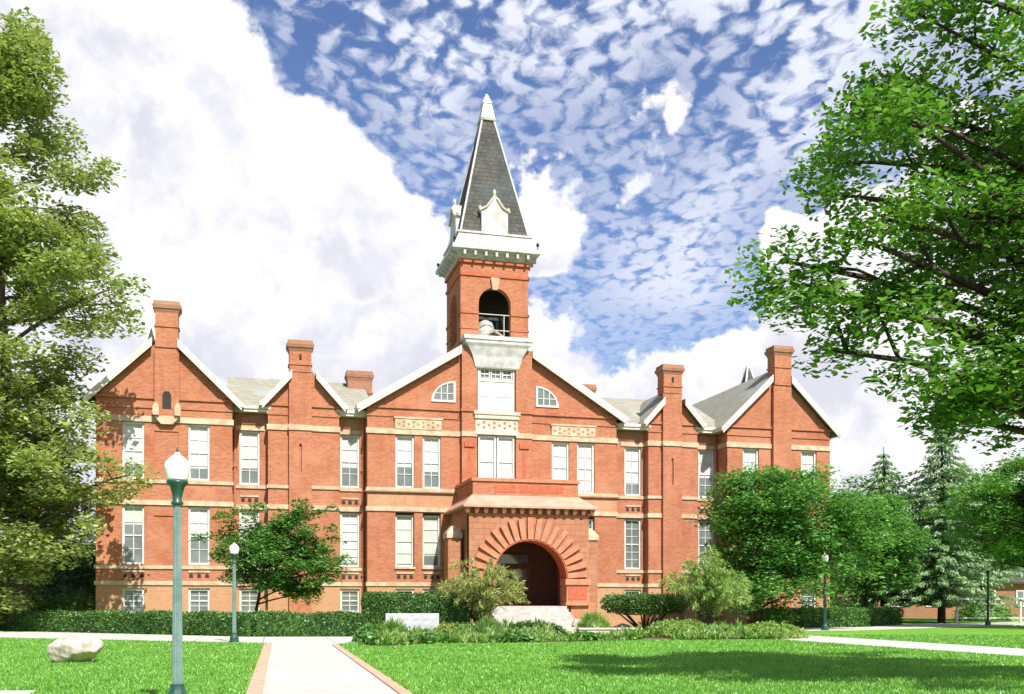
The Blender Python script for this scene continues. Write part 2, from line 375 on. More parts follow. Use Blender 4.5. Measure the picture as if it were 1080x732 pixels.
# ------------------------------------------------------------------ the college hall
# local frame: x along the facade, y into the building, z up; measured in metres
TH = R(15.0)
hall = thing('college_hall', 'long red brick college hall with gabled wings, arched porch and tall spired bell tower', 'building', (-1.052+.12*math.cos(TH), 59+.12*math.sin(TH), 0), TH)
BACK = 13.0
def wall_front(b, u0, u1, z0, z1, y, holes):
    """front wall with real openings; holes: (u0,u1,z0,z1,depth)"""
    us = sorted({u0, u1, *[k for h in holes for k in h[:2]]}); zs = sorted({z0, z1, *[k for h in holes for k in h[2:4]]})
    for i in range(len(us)-1):
        for j in range(len(zs)-1):
            uc, zc = (us[i]+us[i+1])/2, (zs[j]+zs[j+1])/2
            if not (u0 <= uc <= u1 and z0 <= zc <= z1): continue
            if any(h[0] < uc < h[1] and h[2] < zc < h[3] for h in holes): continue
            b.face([(us[i], y, zs[j]), (us[i+1], y, zs[j]), (us[i+1], y, zs[j+1]), (us[i], y, zs[j+1])])
    for a, c, e, g, d in holes:
        a, c = max(a, u0), min(c, u1); e, g = max(e, z0), min(g, z1)
        if c <= a or g <= e: continue
        b.face([(a, y, e), (a, y+d, e), (a, y+d, g), (a, y, g)]); b.face([(c, y, e), (c, y, g), (c, y+d, g), (c, y+d, e)])
        b.face([(a, y, e), (c, y, e), (c, y+d, e), (a, y+d, e)]); b.face([(a, y, g), (a, y+d, g), (c, y+d, g), (c, y, g)])
        if d < .2: b.face([(a, y+d, e), (c, y+d, e), (c, y+d, g), (a, y+d, g)])
BASE = 2.45
def block(u0, u1, v, ztop, holes, left=True, right=True, depth=2.2, m='brick'):
    """a bay: basement of buff brick, brick above, with returns"""
    y = -v
    for z0, z1, mm, nm in ((0, BASE, 'buff_brick', 'basement_wall'), (BASE, ztop, m, 'wall')):
        b = MB(); wall_front(b, u0, u1, z0, z1, y, [h for h in holes if h[3] > z0 and h[2] < z1])
        if left: b.face([(u0, y+depth, z0), (u0, y, z0), (u0, y, z1), (u0, y+depth, z1)])
        if right: b.face([(u1, y, z0), (u1, y+depth, z0), (u1, y+depth, z1), (u1, y, z1)])
        b.build(nm, mm, hall)
def band(u0, u1, v, z0, z1, out=.07, m='tan_stone', ret=1.2, name='string_course'):
    b = MB(); b.box(u0-out, u1+out, -v-out, -v+ret, z0, z1); return b.build(name, m, hall)
def window(u0, u1, z0, z1, v, blind=.0, rows=4, cols=2, bm='blind', fw=.11, sill=True, inset=.10):
    """casing; children: sash bars, pane, blind"""
    y = -v+inset
    b = MB()
    b.box(u0, u0+fw, y, y+.16, z0, z1); b.box(u1-fw, u1, y, y+.16, z0, z1)
    b.box(u0+fw, u1-fw, y, y+.16, z1-fw*1.2, z1); b.box(u0+fw, u1-fw, y, y+.16, z0, z0+fw)
    w = b.build('window', 'white_paint', hall)
    s = MB(); a, c, e, g = u0+fw, u1-fw, z0+fw, z1-fw*1.2
    zm = (e+g)/2
    s.box(a, c, y+.06, y+.12, zm-.035, zm+.035)
    for k in range(1, rows):
        if rows % 2 == 0 and k == rows//2: continue
        zk = e+(g-e)*k/rows; s.box(a, c, y+.075, y+.105, zk-.018, zk+.018)
    for k in range(1, cols):
        uk = a+(c-a)*k/cols
        s.box(uk-.018, uk+.018, y+.072, y+.108, e, zm-.035); s.box(uk-.018, uk+.018, y+.072, y+.108, zm+.035, g)
    s.build('sash', 'white_paint', w)
    p = MB()
    zb = g-(g-e)*blind
    if blind < .98: p.box(a, c, y+.113, y+.125, e, zb if blind > 0 else g); p.build('pane', 'window_glass', w)
    if blind > 0:
        q = MB(); q.box(a, c, y+.112, y+.122, zb+.002, g); q.build('blind', bm, w)
    if sill:
        t = MB(); t.box(u0-.06, u1+.06, -v-.09, -v+inset, z0-.12, z0); t.build('sill', 'tan_stone', w)
    return w
def gable_face(uc, half, z0, zap, v, m='brick', name='gable_wall'):
    b = MB(); b.slab([(uc-half, z0), (uc+half, z0), (uc, zap)], -v, -v+.4); return b.build(name, m, hall)
def gable_roof(uc, half, ze, zap, v, yback, over=.35, th=.16, m='roof_shingle', barge=.30, gap=.0):
    """two roof slabs meeting at a ridge and pale barge boards along the gable"""
    b = MB()
    dz = th
    for s in (-1, 1):
        zg = zap-(zap-ze)*gap/half
        b.slab([(uc, zap), (uc, zap+dz), (uc+s*half, ze+dz), (uc+s*half, ze)][::s], -v+.45, yback)
        b.slab([(uc+s*gap, zg), (uc+s*gap, zg+dz), (uc+s*half, ze+dz), (uc+s*half, ze)][::s], -v-over, -v+.45)
    r = b.build('roof', m, hall)
    for s in (-1, 1):
        g = MB(); L = math.hypot(half, zap-ze); nx, nz = (zap-ze)/L*s, half/L
        d0 = barge*.35
        lo = (uc+s*half*1.01, ze-.02)
        zg = zap-(zap-ze)*gap/half
        poly = [(uc+s*gap, zg+dz+.05), (lo[0]+s*.06, lo[1]+dz+.0), (lo[0]+s*.02, lo[1]-barge+.06), (uc+s*gap, zg-barge+.06)]
        g.slab(poly, -v-over-.07, -v-over+.02); g.build('barge_board', 'trim_paint', r)
        e = MB(); e.slab([(uc+s*(half-.9), ze+.9*(zap-ze)/half-.12), (uc+s*half, ze-.12), (uc+s*half, ze-.02), (uc+s*(half-.9), ze+.9*(zap-ze)/half-.02)], -v-over+.03, -v-.01)
        e.build('soffit', 'roof_under', r)
        t = MB(); t.box(uc+s*half-.18 if s < 0 else uc+s*half-.02, uc+s*half+.02 if s < 0 else uc+s*half+.18, -v-over-.1, -v+1.4, ze-.10, ze+.14); t.build('gutter_return', 'trim_paint', r)
    return r
def chimney(uc, w, v0, d, z0, z1, cap=.16, neck=None, m='brick'):
    b = MB(); y0 = -v0; zc = z1-.62
    b.box(uc-w/2, uc+w/2, y0, y0+d, z0, zc)
    o = b.build('chimney', m, hall)
    k = MB(); k.frustum(uc, y0+d/2, w/2, d/2, zc, w/2+cap*.55, d/2+cap*.55, zc+.22)
    k.frustum(uc, y0+d/2, w/2+cap*.75, d/2+cap*.75, zc+.222, w/2+cap, d/2+cap, zc+.40)
    k.frustum(uc, y0+d/2, w/2+cap*.6, d/2+cap*.6, zc+.402, w/2+cap*.5, d/2+cap*.5, z1)
    k.build('chimney_cap', 'old_brick', o)
    t = MB(); t.box(uc-w/2-.05, uc+w/2+.05, y0-.05, y0+d+.05, zc-.75, zc-.66); t.build('chimney_band', m, o)
    return o
def grille(uc, w, v, z, n=3):
    """terracotta vents in the wall under a window"""
    b = MB(); b.box(uc-w/2, uc+w/2, -v-.05, -v+.05, z+.30, z+.40); o = b.build('vent_hood', 'tan_stone', hall)
    for k in range(n):
        x = uc-w/2+.14+k*(w-.28)/(n-1)
        c = MB(); c.slab([(x-.10, z+.02), (x+.10, z+.02), (x+.10, z+.16), (x+.06, z+.23), (x-.06, z+.23), (x-.10, z+.16)], -v-.012, -v+.05)
        c.build('vent', 'dark_inside', o)

def rosette(u, y, z, r, parent):
    h = MB(); h.slab([(u+r*(1 if j % 2 else .6)*math.cos(math.pi*j/4+.39), z+r*(1 if j % 2 else .6)*math.sin(math.pi*j/4+.39)) for j in range(8)], y, y+.03); return h.build('rosette', 'old_brick', parent)
S1, S2 = 8.03, 11.05             # upper windows
F1, F2 = 3.50, 6.60              # main floor windows
B1, B2 = .90, 2.24               # basement windows
BANDS = ((2.40, 2.62), (3.26, 3.44), (6.66, 6.92), (7.82, 8.0), (11.06, 11.36))
def bands(u0, u1, v, which=(0, 1, 2, 3, 4), ret=1.2):
    for k in which: band(u0, u1, v, BANDS[k][0], BANDS[k][1], ret=ret)

# --- end wings
def wing(uo, ui, uc, wins, full_breast):
    a, c = min(uo, ui), max(uo, ui); v = .5
    holes = []
    for i, w in enumerate(wins):
        for z0, z1 in ((S1, S2), (F1, F2), (B1, B2)): holes.append((w-.55, w+.55, z0, z1, .45))
    mid = (wins[0]+wins[1])/2
    if not full_breast:
        holes.append((mid-.62, mid+.62, 4.1, 6.1, .06)); holes.append((mid-.36, mid+.36, 4.5, 5.7, .12)) if False else None
        holes.append((mid-.62, mid+.62, 8.7, 10.6, .05))
    block(a, c, v, 12.35, [h for h in holes if h], depth=BACK)
    half = (c-a)/2; zap = 16.15
    gable_face((a+c)/2, half, 12.35, 12.35+half*.98, v)
    gable_roof((a+c)/2, half+.42, 12.10, 12.10+(half+.42)*.985, v, BACK-1, gap=.64)
    bands(a, c, v)
    for z0, z1, o in ((11.78, 11.90, .05), (12.28, 12.42, .09)):
        band(a, c, v, z0, z1, o, 'brick', name='brick_cornice')
    bl = {0: (.74, .62), 1: (.0, .0)}
    for i, w in enumerate(wins):
        window(w-.55, w+.55, S1, S2, v, blind=(.74, .80)[i], sill=False)
        window(w-.55, w+.55, F1, F2, v, blind=(.30, .45)[i], bm=('green_blind', 'blind')[i], sill=False)
        window(w-.55, w+.55, B1, B2, v, blind=.0, rows=4)
        grille(w, 1.1, v, 2.78)
    cc = uc
    chimney(cc, 1.15, v+.32, .9, 15.0, 17.45)
    b = MB(); b.box(cc-.62, cc+.62, -v-.26, -v-.001, 11.38 if not full_breast else 0, 15.0); b.build('chimney_breast', 'brick', hall)
    n = MB()
    if not full_breast:
        n.frustum(cc, -v-.13, .3, .12, 10.95, .66, .15, 11.375); n.build('corbel', 'tan_stone', hall)
        k = MB(); k.slab([(cc-.22, 11.75), (cc+.22, 11.75), (cc+.22, 12.5), (cc+.12, 12.68), (cc-.12, 12.68), (cc-.22, 12.5)], -v-.275, -v-.2); k.build('niche', 'dark_inside', hall)
        for s in (-1, 1):
            f = MB(); f.box(cc+s*.55-.16, cc+s*.55+.16, -v-.40, -v-.262, 11.40, 11.85); f.frustum(cc+s*.55, -v-.33, .16, .07, 11.852, .06, .05, 12.05); f.build('corbel_block', 'tan_stone', hall)
wing(-21.75, -14.85, -18.2, (-19.9, -16.57), False)
wing(21.75, 14.6, 18.25, (16.2, 20.25), True)

# --- window bays set back beside the pavilion
def recess(u0, u1, wu, blind):
    v = -.9
    holes = [(wu-.55, wu+.55, z0, z1, .4) for z0, z1 in ((S1, S2), (F1, F2), (B1, B2))]
    block(u0, u1, v, 12.05, holes, False, False)
    bands(u0+.08, u1-.08, v, (0, 1, 2, 3), ret=.3)
    l = MB(); l.box(wu-.8, wu+.8, -v-.05, -v+.08, 11.06, 11.30); l.build('lintel', 'tan_stone', hall)
    f = MB(); f.box(u0, u1, -v-.045, -v+.1, 11.42, 12.0); f.build('frieze', 'old_brick', hall)
    window(wu-.55, wu+.55, S1, S2, v, blind=blind, sill=False)
    window(wu-.55, wu+.55, F1, F2, v, blind=.95 if wu < 0 else 0, rows=6, sill=False)
    window(wu-.55, wu+.55, B1, B2, v, rows=4)
    grille(wu, 1.0, v, 7.05); grille(wu, 1.0, v, 2.78)
    g = MB(); g.box(u0-.15, u1+.15, -v-.55, -v+.3, 12.02, 12.30); g.box(u0-.15, u1+.15, -v-.62, -v-.45, 12.18, 12.36)
    g.build('eaves_gutter', 'trim_paint', hall)
recess(-14.85, -12.95, -13.93, .70); recess(-9.05, -7.5, -8.38, .62)
recess(7.5, 9.7, 8.92, .78); recess(12.95, 14.6, 13.86, .58)

# --- narrow gabled bays that carry the inner chimneys
def chimney_bay(u0, u1, uc):
    v = -.3; c = (u0+u1)/2; half = (u1-u0)/2
    holes = [(uc-.06, uc+.06, 8.9, 10.4, .10), (uc-.5, uc-.38, 8.2, 8.75, .06), (uc+.30, uc+.42, 8.2, 8.75, .06)]
    block(u0, u1, v, 12.6, [])
    gable_face(c, half, 12.6, 12.6+half*1.12, v)
    gable_roof(c, half+.28, 12.42, 12.42+(half+.28)*1.13, v, 5.0, over=.32, gap=.66)
    bands(u0, u1, v)
    for z0, z1, o in ((11.9, 12.0, .05), (12.4, 12.52, .08)):
        b_ = band(u0, u1, v, z0, z1, o, 'brick', name='brick_cornice')
    b = MB(); y = -v-.22
    wall_front(b, uc-.62, uc+.62, 0, 14.3, y, [(uc-.07, uc+.07, 8.7, 10.3, .12)])
    b.box(uc-.62, uc-.60, y+.002, -v-.001, 0, 14.3); b.box(uc+.60, uc+.62, y+.002, -v-.001, 0, 14.3); b.build('chimney_breast', 'brick', hall)
    k = MB(); k.box(uc-.66, uc+.66, y-.06, y+.1, 11.062, 11.357); k.build('string_course', 'tan_stone', hall)
    chimney(uc, 1.2, v+.26, .95, 14.3, 16.05)
    for s in (-1, 1):
        h = MB(); h.box(uc-.06, uc+.06, y-.09, y-.042, 15.0, 15.28)
    h.build('chimney_slot', 'dark_inside', hall)
chimney_bay(-12.95, -9.05, -11.2); chimney_bay(9.7, 12.95, 11.2)

# --- main roof over the linking ranges
b = MB()
b.slab([(0, 0)]*0 or [(0, 0), (1, 0), (0, 1)], 0, 0) if False else None
RY0, RYR, RYB = .42, 6.6, 12.6
for s in (-1, 1):
    u0, u1 = sorted((s*7.0, s*15.2))
    b = MB(); prof = [(RY0, 12.30), (RYR, 15.2), (RYB, 12.3), (RYB, 12.14), (RYR, 15.03), (RY0, 12.14)]
    b.prism(prof, lambda p: (u0, p[0], p[1]), lambda p: (u1, p[0], p[1])); b.build('roof', 'roof_shingle', hall)
    chimney(s*7.3, 1.5, -5.4, .9, 12.8, 15.75, cap=.12, m='old_brick')
bk = MB(); bk.box(-21.75, 21.75, BACK-.3, BACK, 0, 12.1); bk.build('rear_wall', 'brick', hall)

# --- central pavilion
PW = [(-5.90, -4.82), (-4.33, -3.28), (3.42, 4.50), (5.0, 6.10)]
hol = [(a, c, z0, z1, .45) for a, c in PW for z0, z1 in ((S1-.02, S2-.05), (F1, F2), (B1, B2))]
SHL, SHR = -2.1, 2.1
block(-7.5, SHL, 0, 12.6, [h for h in hol if h[1] < 0], right=False, depth=6)
block(SHR, 7.5, 0, 12.6, [h for h in hol if h[0] > 0], left=False, depth=6)
SL = .625
for s in (-1, 1):
    g = MB(); lo = s*7.5; hi = s*2.1
    g.slab([(lo, 12.6), (hi, 12.6), (hi, 12.6+5.4*SL)][::s], 0, .4); g.build('gable_wall', 'brick', hall)
    # lunette: a quarter of a round window
    r = 1.42; cu = s*2.42; q = MB(); arc = [(cu+s*r*math.cos(a), 13.02+r*.86*math.sin(a)) for a in np.linspace(0, math.pi/2, 13)]
    ri = .80
    inner = [(cu+s*(.12+(r-.27)*math.cos(a)), 13.14+(r-.27)*.86*math.sin(a)) for a in np.linspace(0, math.pi/2, 13)]
    ring = [(cu, 13.02)]+arc; rin = [(cu+s*.12, 13.14)]+inner
    n = len(ring)
    for k in range(n):
        k2 = (k+1) % n
        for y0, fl in ((-.06, 1),):
            q.face([(ring[k][0], y0, ring[k][1]), (ring[k2][0], y0, ring[k2][1]), (rin[k2][0], y0, rin[k2][1]), (rin[k][0], y0, rin[k][1])])
        q.face([(ring[k][0], -.06, ring[k][1]), (ring[k2][0], -.06, ring[k2][1]), (ring[k2][0], .02, ring[k2][1]), (ring[k][0], .02, ring[k][1])])
        q.face([(rin[k][0], -.06, rin[k][1]), (rin[k2][0], -.06, rin[k2][1]), (rin[k2][0], -.004, rin[k2][1]), (rin[k][0], -.004, rin[k][1])])
    w = q.build('lunette_window', 'white_paint', hall)
    p = MB(); p.face([(x_, -.010, z_) for x_, z_ in rin]); p.build('pane', 'window_glass', w)
    sb = MB()
    for k in (1, 2):
        uu = cu+s*(.12+k*.36); zt = 13.14+(r-.27)*.86*math.sqrt(max(0, 1-((k*.36)/(r-.27))**2)); sb.box(uu-.025, uu+.025, -.045, -.012, 13.13, zt)
    sb.box(min(cu+s*.1, cu+s*(r-.25)), max(cu+s*.1, cu+s*(r-.25)), -.04, -.014, 13.50, 13.54)
    sb.build('sash', 'white_paint', w)
    bands(*sorted((lo, hi)), 0, (0, 2, 3, 4), ret=.3)
    band(*sorted((lo, hi)), 0, 7.74, 7.82, .16, 'old_brick', ret=.2, name='drip_moulding')
    for z0, z1, o in ((12.05, 12.13, .05), (12.52, 12.66, .09)):
        band(*sorted((lo, hi)), 0, z0, z1, o, 'brick', ret=.3, name='brick_cornice')
    f = MB(); f.box(*sorted((lo, hi)), -.03, .1, 6.925, 7.735); f.build('spandrel', 'buff_brick', hall)
    # carved stone panel over the paired windows
    a, c = (PW[0][0], PW[1][1]) if s < 0 else (PW[2][0], PW[3][1])
    o = MB(); o.box(a-.04, c+.04, -.10, .1, 11.362, 12.04); o.box(a-.1, c+.1, -.14, .1, 11.95, 12.045); pn = o.build('carved_panel', 'tan_stone', hall)
    nn = 9
    for k in range(nn):
        uu = a+.18+(c-a-.36)*k/(nn-1)
        for zz_ in ((11.78, 11.52) if k % 2 else (11.65,)):
            rosette(uu, -.112, zz_, .085, pn)
for i, (a, c) in enumerate(PW):
    window(a, c, S1-.02, S2-.05, 0, blind=(.60, .68, .985, .985)[i], sill=False)
    window(a, c, F1, F2-.12, 0, blind=(.97, .80, 0, 0)[i], rows=4, cols=1, bm='green_blind', sill=True, inset=.22)
    window(a, c, B1, B2, 0, rows=4)
    grille((a+c)/2, 1.0, 0, 2.80)
gr = gable_roof(0, 7.95, 12.45, 12.45+7.95*SL, 0, 9.0, over=.35, barge=.34, gap=2.12)

# --- tower: shaft, belfry, cornice, spire
TC = 2.35                                     # y of the tower axis
b = MB()
for a, c in ((-2.1, -1.2), (1.12, 2.1)): b.box(a, c, -.32, .6, 0, 16.2)
b.box(-1.2, 1.12, -.05, .6, 0, 16.2); b.build('tower_shaft', 'brick', hall)
for a, c in ((-2.1, -1.22), (1.14, 2.1)):
    for z0, z1 in ((11.06, 11.36),): band(a+.04, c-.04, .32, z0, z1, .06, ret=.3)
    band(a+.03, c-.03, .32, 12.5, 12.66, .08, 'brick', ret=.2, name='brick_cornice')
    s = MB(); m_ = (a+c)/2
    s.box(m_-.1, m_+.1, -.335, -.2, 8.4, 10.3); s.build('pilaster_panel', 'terracotta', hall)
    s = MB(); s.box(m_-.30, m_+.30, -.40, -.3, 10.45, 10.75); s.build('pilaster_cap', 'terracotta', hall)
    s = MB(); s.box(m_-.33, m_+.33, -.45, -.3, 8.05, 8.2); s.build('pilaster_base', 'tan_stone', hall)
# white bay: paired sashes, carved stone, panel, little lights
ww = []
window(-1.12, -.07, 8.2, 11.15, .05, blind=.93, sill=False, rows=2, cols=1, inset=-.2, fw=.10)
window(-.01, 1.04, 8.2, 11.15, .05, blind=.985, sill=False, rows=2, cols=1, inset=-.2, fw=.10)
o = MB(); o.box(-1.36, 1.30, -.40, -.05, 11.20, 11.42); o.box(-1.30, 1.24, -.34, -.05, 11.422, 12.12); o.box(-1.36, 1.30, -.42, -.05, 12.122, 12.36)
o.box(-1.42, 1.36, -.47, -.05, 12.362, 12.55)
pn = o.build('carved_panel', 'pale_stone', hall)
for k in range(8):
    uu = -1.12+2.18*k/7
    for zz_ in ((11.9, 11.62) if k % 2 else (11.76,)):
        rosette(uu, -.352, zz_, .10, pn)
o = MB(); o.box(-1.14, 1.06, -.16, -.05, 12.56, 14.42); o.box(-1.14, -1.04, -.2, -.161, 12.56, 15.05); o.box(.96, 1.06, -.2, -.161, 12.56, 15.05)
o.box(-1.04, .96, -.2, -.161, 14.32, 14.45); o.box(-1.04, .96, -.185, -.161, 13.45, 13.5)
o.build('white_panel', 'white_paint', hall)
for k in range(3):
    a = -1.02+k*.665; window(a, a+.62, 14.46, 15.08, .05, rows=2, cols=2, sill=False, inset=-.12, fw=.07)
# white coved balcony below the belfry
b = MB(); prof = [(1.25, 15.05), (1.32, 15.12), (1.5, 15.75), (1.78, 16.25), (1.95, 16.42), (1.95, 16.6), (2.05, 16.62), (2.05, 16.85)]
for (h0, z0), (h1, z1) in zip(prof, prof[1:]):
    pts0 = [(-h0, -.30-(h0-1.2)*.5, z0), (h0, -.30-(h0-1.2)*.5, z0)]; pts1 = [(-h1, -.30-(h1-1.2)*.5, z1), (h1, -.30-(h1-1.2)*.5, z1)]
    b.face([pts0[0], pts0[1], pts1[1], pts1[0]])
    b.face([pts0[1], (h0, .3, z0), (h1, .3, z1), pts1[1]]); b.face([(-h0, .3, z0), pts0[0], pts1[0], (-h1, .3, z1)])
b.face([(-1.25, -.325, 15.05), (-1.25, .3, 15.05), (1.25, .3, 15.05), (1.25, -.325, 15.05)])
b.face([(-2.05, -.725, 16.85), (2.05, -.725, 16.85), (2.05, .3, 16.85), (-2.05, .3, 16.85)])
b.build('balcony', 'tower_paint', hall)

def arch_wall(b, hw, z0, z1, r, zs, zb, th, place):
    """wall half-width hw with a round-headed opening; place maps (u, depth, z)"""
    def quad(p, d=0): b.face([place(q[0], d, q[1]) for q in p])
    n = 16
    arc = [(r*math.cos(a), zs+r*math.sin(a)) for a in np.linspace(0, math.pi, n+1)]
    for d in (0, th):
        quad([(-hw, z0), (-r, z0), (-r, zs), (-hw, zs)], d); quad([(r, z0), (hw, z0), (hw, zs), (r, zs)], d)
        if zb > z0: quad([(-r, z0), (r, z0), (r, zb), (-r, zb)], d)
        quad([(r, zs), (hw, zs), (hw, z1), (r, z1)], d); quad([(-hw, zs), (-r, zs), (-r, z1), (-hw, z1)], d)
        for k in range(n):
            p, q = arc[k], arc[k+1]
            quad([p, (p[0], z1), (q[0], z1), q], d)
    path = [(-r, zb)]+arc[::-1]+[(r, zb)]
    for p, q in zip(path, path[1:]): b.face([place(p[0], 0, p[1]), place(q[0], 0, q[1]), place(q[0], th, q[1]), place(p[0], th, p[1])])
    if zb > z0: b.face([place(-r, 0, zb), place(r, 0, zb), place(r, th, zb), place(-r, th, zb)])
HW = 2.05
bel = MB()
def rot(k):
    c_, s_ = (1, 0, -1, 0)[k], (0, 1, 0, -1)[k]
    return lambda u, d, z, hw=HW: (u*c_-(d-hw)*s_*1.0, TC+(u*s_+(d-hw)*c_), z)
for k in range(4): arch_wall(bel, HW, 15.2, 21.6, .97, 18.97, 16.9, .45, rot(k))
bel.face([(-HW, TC-HW, 16.86), (HW, TC-HW, 16.86), (HW, TC+HW, 16.86), (-HW, TC+HW, 16.86)])
belfry = bel.build('belfry', 'brick', hall)
for z0, z1, o_ in ((18.35, 18.5, .05), (17.45, 17.55, .04), (20.55, 20.72, .07), (21.3, 21.45, .12)):
    for k in range(4):
        pl = rot(k)
        segs = ((-HW-o_, -.97), (.97, HW+o_)) if z0 < 19.9 else ((-HW-o_, HW+o_),)
        for a, c in segs:
            pts = [pl(a, -o_, z0), pl(c, -o_, z0), pl(c, .06 if z0 < 19.9 else .02, z0), pl(a, .06 if z0 < 19.9 else .02, z0)]
            xs = [q[0] for q in pts]; ys = [q[1] for q in pts]
            e_ = .003*k
            m_ = MB(); m_.box(min(xs), max(xs), min(ys), max(ys), z0+e_, z1+e_); m_.build('belfry_band', 'terracotta' if z0 > 20 else 'brick', belfry)
ks = MB(); ks.frustum(0, TC-HW-.06, .16, .08, 19.8, .26, .10, 20.5); ks.build('keystone', 'tan_stone', belfry)
rl = MB()
for z0 in (17.5, 18.42): rl.bar((-.97, TC-HW+.2, z0), (.97, TC-HW+.2, z0), .028)
for uu in (.62,): rl.bar((uu, TC-HW+.22, 16.9), (uu, TC-HW+.22, 18.4), .025)
rl.build('belfry_rail', 'trim_paint', belfry)
bl = MB(); bl.lathe([(.70, 16.98), (.74, 17.1), (.60, 17.5), (.50, 17.95), (.42, 18.15), (.2, 18.28), (.06, 18.33)], 20, (-.30, TC-.9)); bl.build('bell', 'bell_bronze', belfry, smooth=True)
fr = MB(); fr.box(-1.1, .7, TC-.98, TC-.82, 18.34, 18.5); fr.bar((-.85, TC-.4, 16.9), (-.95, TC-.9, 18.4), .06); fr.bar((.5, TC-.4, 16.9), (.42, TC-.9, 18.4), .06)
for k in range(16):
    a0, a1 = 2*math.pi*k/16, 2*math.pi*(k+1)/16
    fr.bar((.62, TC-.9+.75*math.cos(a0), 17.75+.75*math.sin(a0)), (.62, TC-.9+.75*math.cos(a1), 17.75+.75*math.sin(a1)), .04, 6)
fr.build('bell_frame', 'dark_metal', belfry)
ins = MB(); ins.box(-HW+.46, HW-.46, TC+.35, TC+.45, 16.9, 21.5); ins.build('belfry_shade_sheet', 'dark_inside', belfry)  # added dark sheet behind the bell stands in for interior shade

cn = MB()
cn.frustum(0, TC, 2.10, 2.10, 21.5, 2.35, 2.35, 21.85); cn.frustum(0, TC, 2.42, 2.42, 21.852, 2.60, 2.60, 21.95)
cn.frustum(0, TC, 2.64, 2.64, 21.952, 2.64, 2.64, 22.18)
cn.frustum(0, TC, 2.50, 2.50, 22.182, 2.16, 2.16, 23.0); cn.frustum(0, TC, 2.24, 2.24, 23.002, 2.24, 2.24, 23.12)
cor = cn.build('tower_cornice', 'tower_paint', hall)
for k in range(4):
    pl = rot(k)
    for j in range(7):
        uu = -1.9+3.8*j/6; p_ = [pl(uu-.07, -.52, 21.7), pl(uu+.07, -.06, 21.7)]
        xs = sorted(q[0] for q in p_); ys = sorted(q[1] for q in p_); br = MB(); br.box(xs[0], xs[1], ys[0], ys[1], 21.62, 21.86); br.build('cornice_bracket', 'tower_paint', cor)
    for j in range(6):
        uu = -1.75+3.5*j/5
        p0, p1 = pl(uu, -.36, 22.35), pl(uu, -.13, 22.9); br = MB(); br.bar(p0, p1, .07, 6); br.build('cornice_rib', 'tower_paint', cor)
for sx in (-1, 1):
    for sy in (-1, 1):
        kb = MB(); kb.lathe([(.03, 22.18), (.03, 22.4), (.08, 22.46), (.10, 22.54), (.06, 22.62), (.02, 22.66)], 10, (sx*2.5, TC+sy*2.5)); kb.build('corner_ball', 'dark_metal', cor)
SB, ST, Z0, Z1 = 2.06, .36, 23.1, 30.6
sp = MB(); sp.frustum(0, TC, SB, SB, Z0, ST, ST, Z1); spire = sp.build('spire', 'slate', hall)
for sx in (-1, 1):
    for sy in (-1, 1):
        hp = MB(); hp.bar((sx*SB, TC+sy*SB, Z0), (sx*ST, TC+sy*ST, Z1), .065, 6); hp.build('hip_roll', 'tower_paint', spire)
tp = MB(); tp.frustum(0, TC, .46, .46, Z1-.05, .50, .50, Z1+.08); tp.frustum(0, TC, .44, .44, Z1+.082, .26, .26, Z1+1.05); tp.frustum(0, TC, .30, .30, Z1+1.052, .05, .05, Z1+1.7)
tp.build('finial', 'tower_paint', spire)
for k in range(4):
    pl = rot(k); dm = MB()
    f0 = -.03
    # pedimented white dormer standing out of the foot of the slope
    poly = [(-.80, 23.12), (.80, 23.12), (.80, 24.3), (.92, 24.45), (.55, 24.62), (.22, 24.95), (.1, 25.35), (-.1, 25.35), (-.22, 24.95), (-.55, 24.62), (-.92, 24.45), (-.80, 24.3)]
    dm.prism(poly, lambda p: pl(p[0], f0, p[1]), lambda p: pl(p[0], f0+.9, p[1]))
    d = dm.build('spire_dormer', 'tower_paint', spire)
    og = MB()
    for uu, z0, h_, r_ in ((-.86, 24.45, .3, .10), (.86, 24.45, .3, .10), (0, 25.35, .42, .11)):
        a = pl(uu, f0+.1, z0); og.lathe([(r_*.5, z0), (r_, z0+h_*.45), (r_*.8, z0+h_*.7), (.02, z0+h_)], 8, (a[0], a[1]))
    for s in (-1, 1):
        og.bar(pl(s*.92, f0-.05, 24.42), pl(s*.5, f0-.05, 24.66), .06, 6); og.bar(pl(s*.5, f0-.05, 24.66), pl(s*.12, f0-.05, 25.2), .06, 6)
    og.build('dormer_ornament', 'pale_stone', d)

# --- porch
PU, PH, PV = .62, 3.35, 5.0                   # axis, half width, front
PSC = PU+.02
por = MB()
arch_wall(por, PH, 1.3, 6.5, 2.08, 2.75, 1.3, .5, lambda u, d, z: (PU+u, -PV+d, z))
por.box(PU-2.55, PU-2.05, -PV+.5, -PV+1.1, 1.3, 2.75); por.box(PU+2.05, PU+2.55, -PV+.5, -PV+1.1, 1.3, 2.75); por.box(PU-PH, PU-PH+.45, -PV+.5, -.001, 1.3, 6.5); por.box(PU+PH-.45, PU+PH, -PV+.5, -.001, 1.3, 6.5)
porch = por.build('porch', 'sandstone', hall)
pb = MB(); pb.box(PU-PH-.1, PU-2.3, -PV-.12, -.001, 0, 1.3); pb.box(PU+2.3, PU+PH+.1, -PV-.12, -.001, 0, 1.3); pb.box(PU-2.3, PU+2.3, -PV+.05, -.001, 0, 1.28); pb.build('porch_plinth', 'red_stone', porch)
pc = MB(); pc.box(PU-PH+.45, PU+PH-.45, -PV+.5, -.06, 5.6, 5.75); pc.build('porch_ceiling', 'shaded_brick', porch)
pk = MB(); pk.box(PU-PH+.46, PU+PH-.46, -.62, -.52, 1.29, 5.6); pk.build('porch_back_wall', 'shaded_brick', porch)
dd = MB()
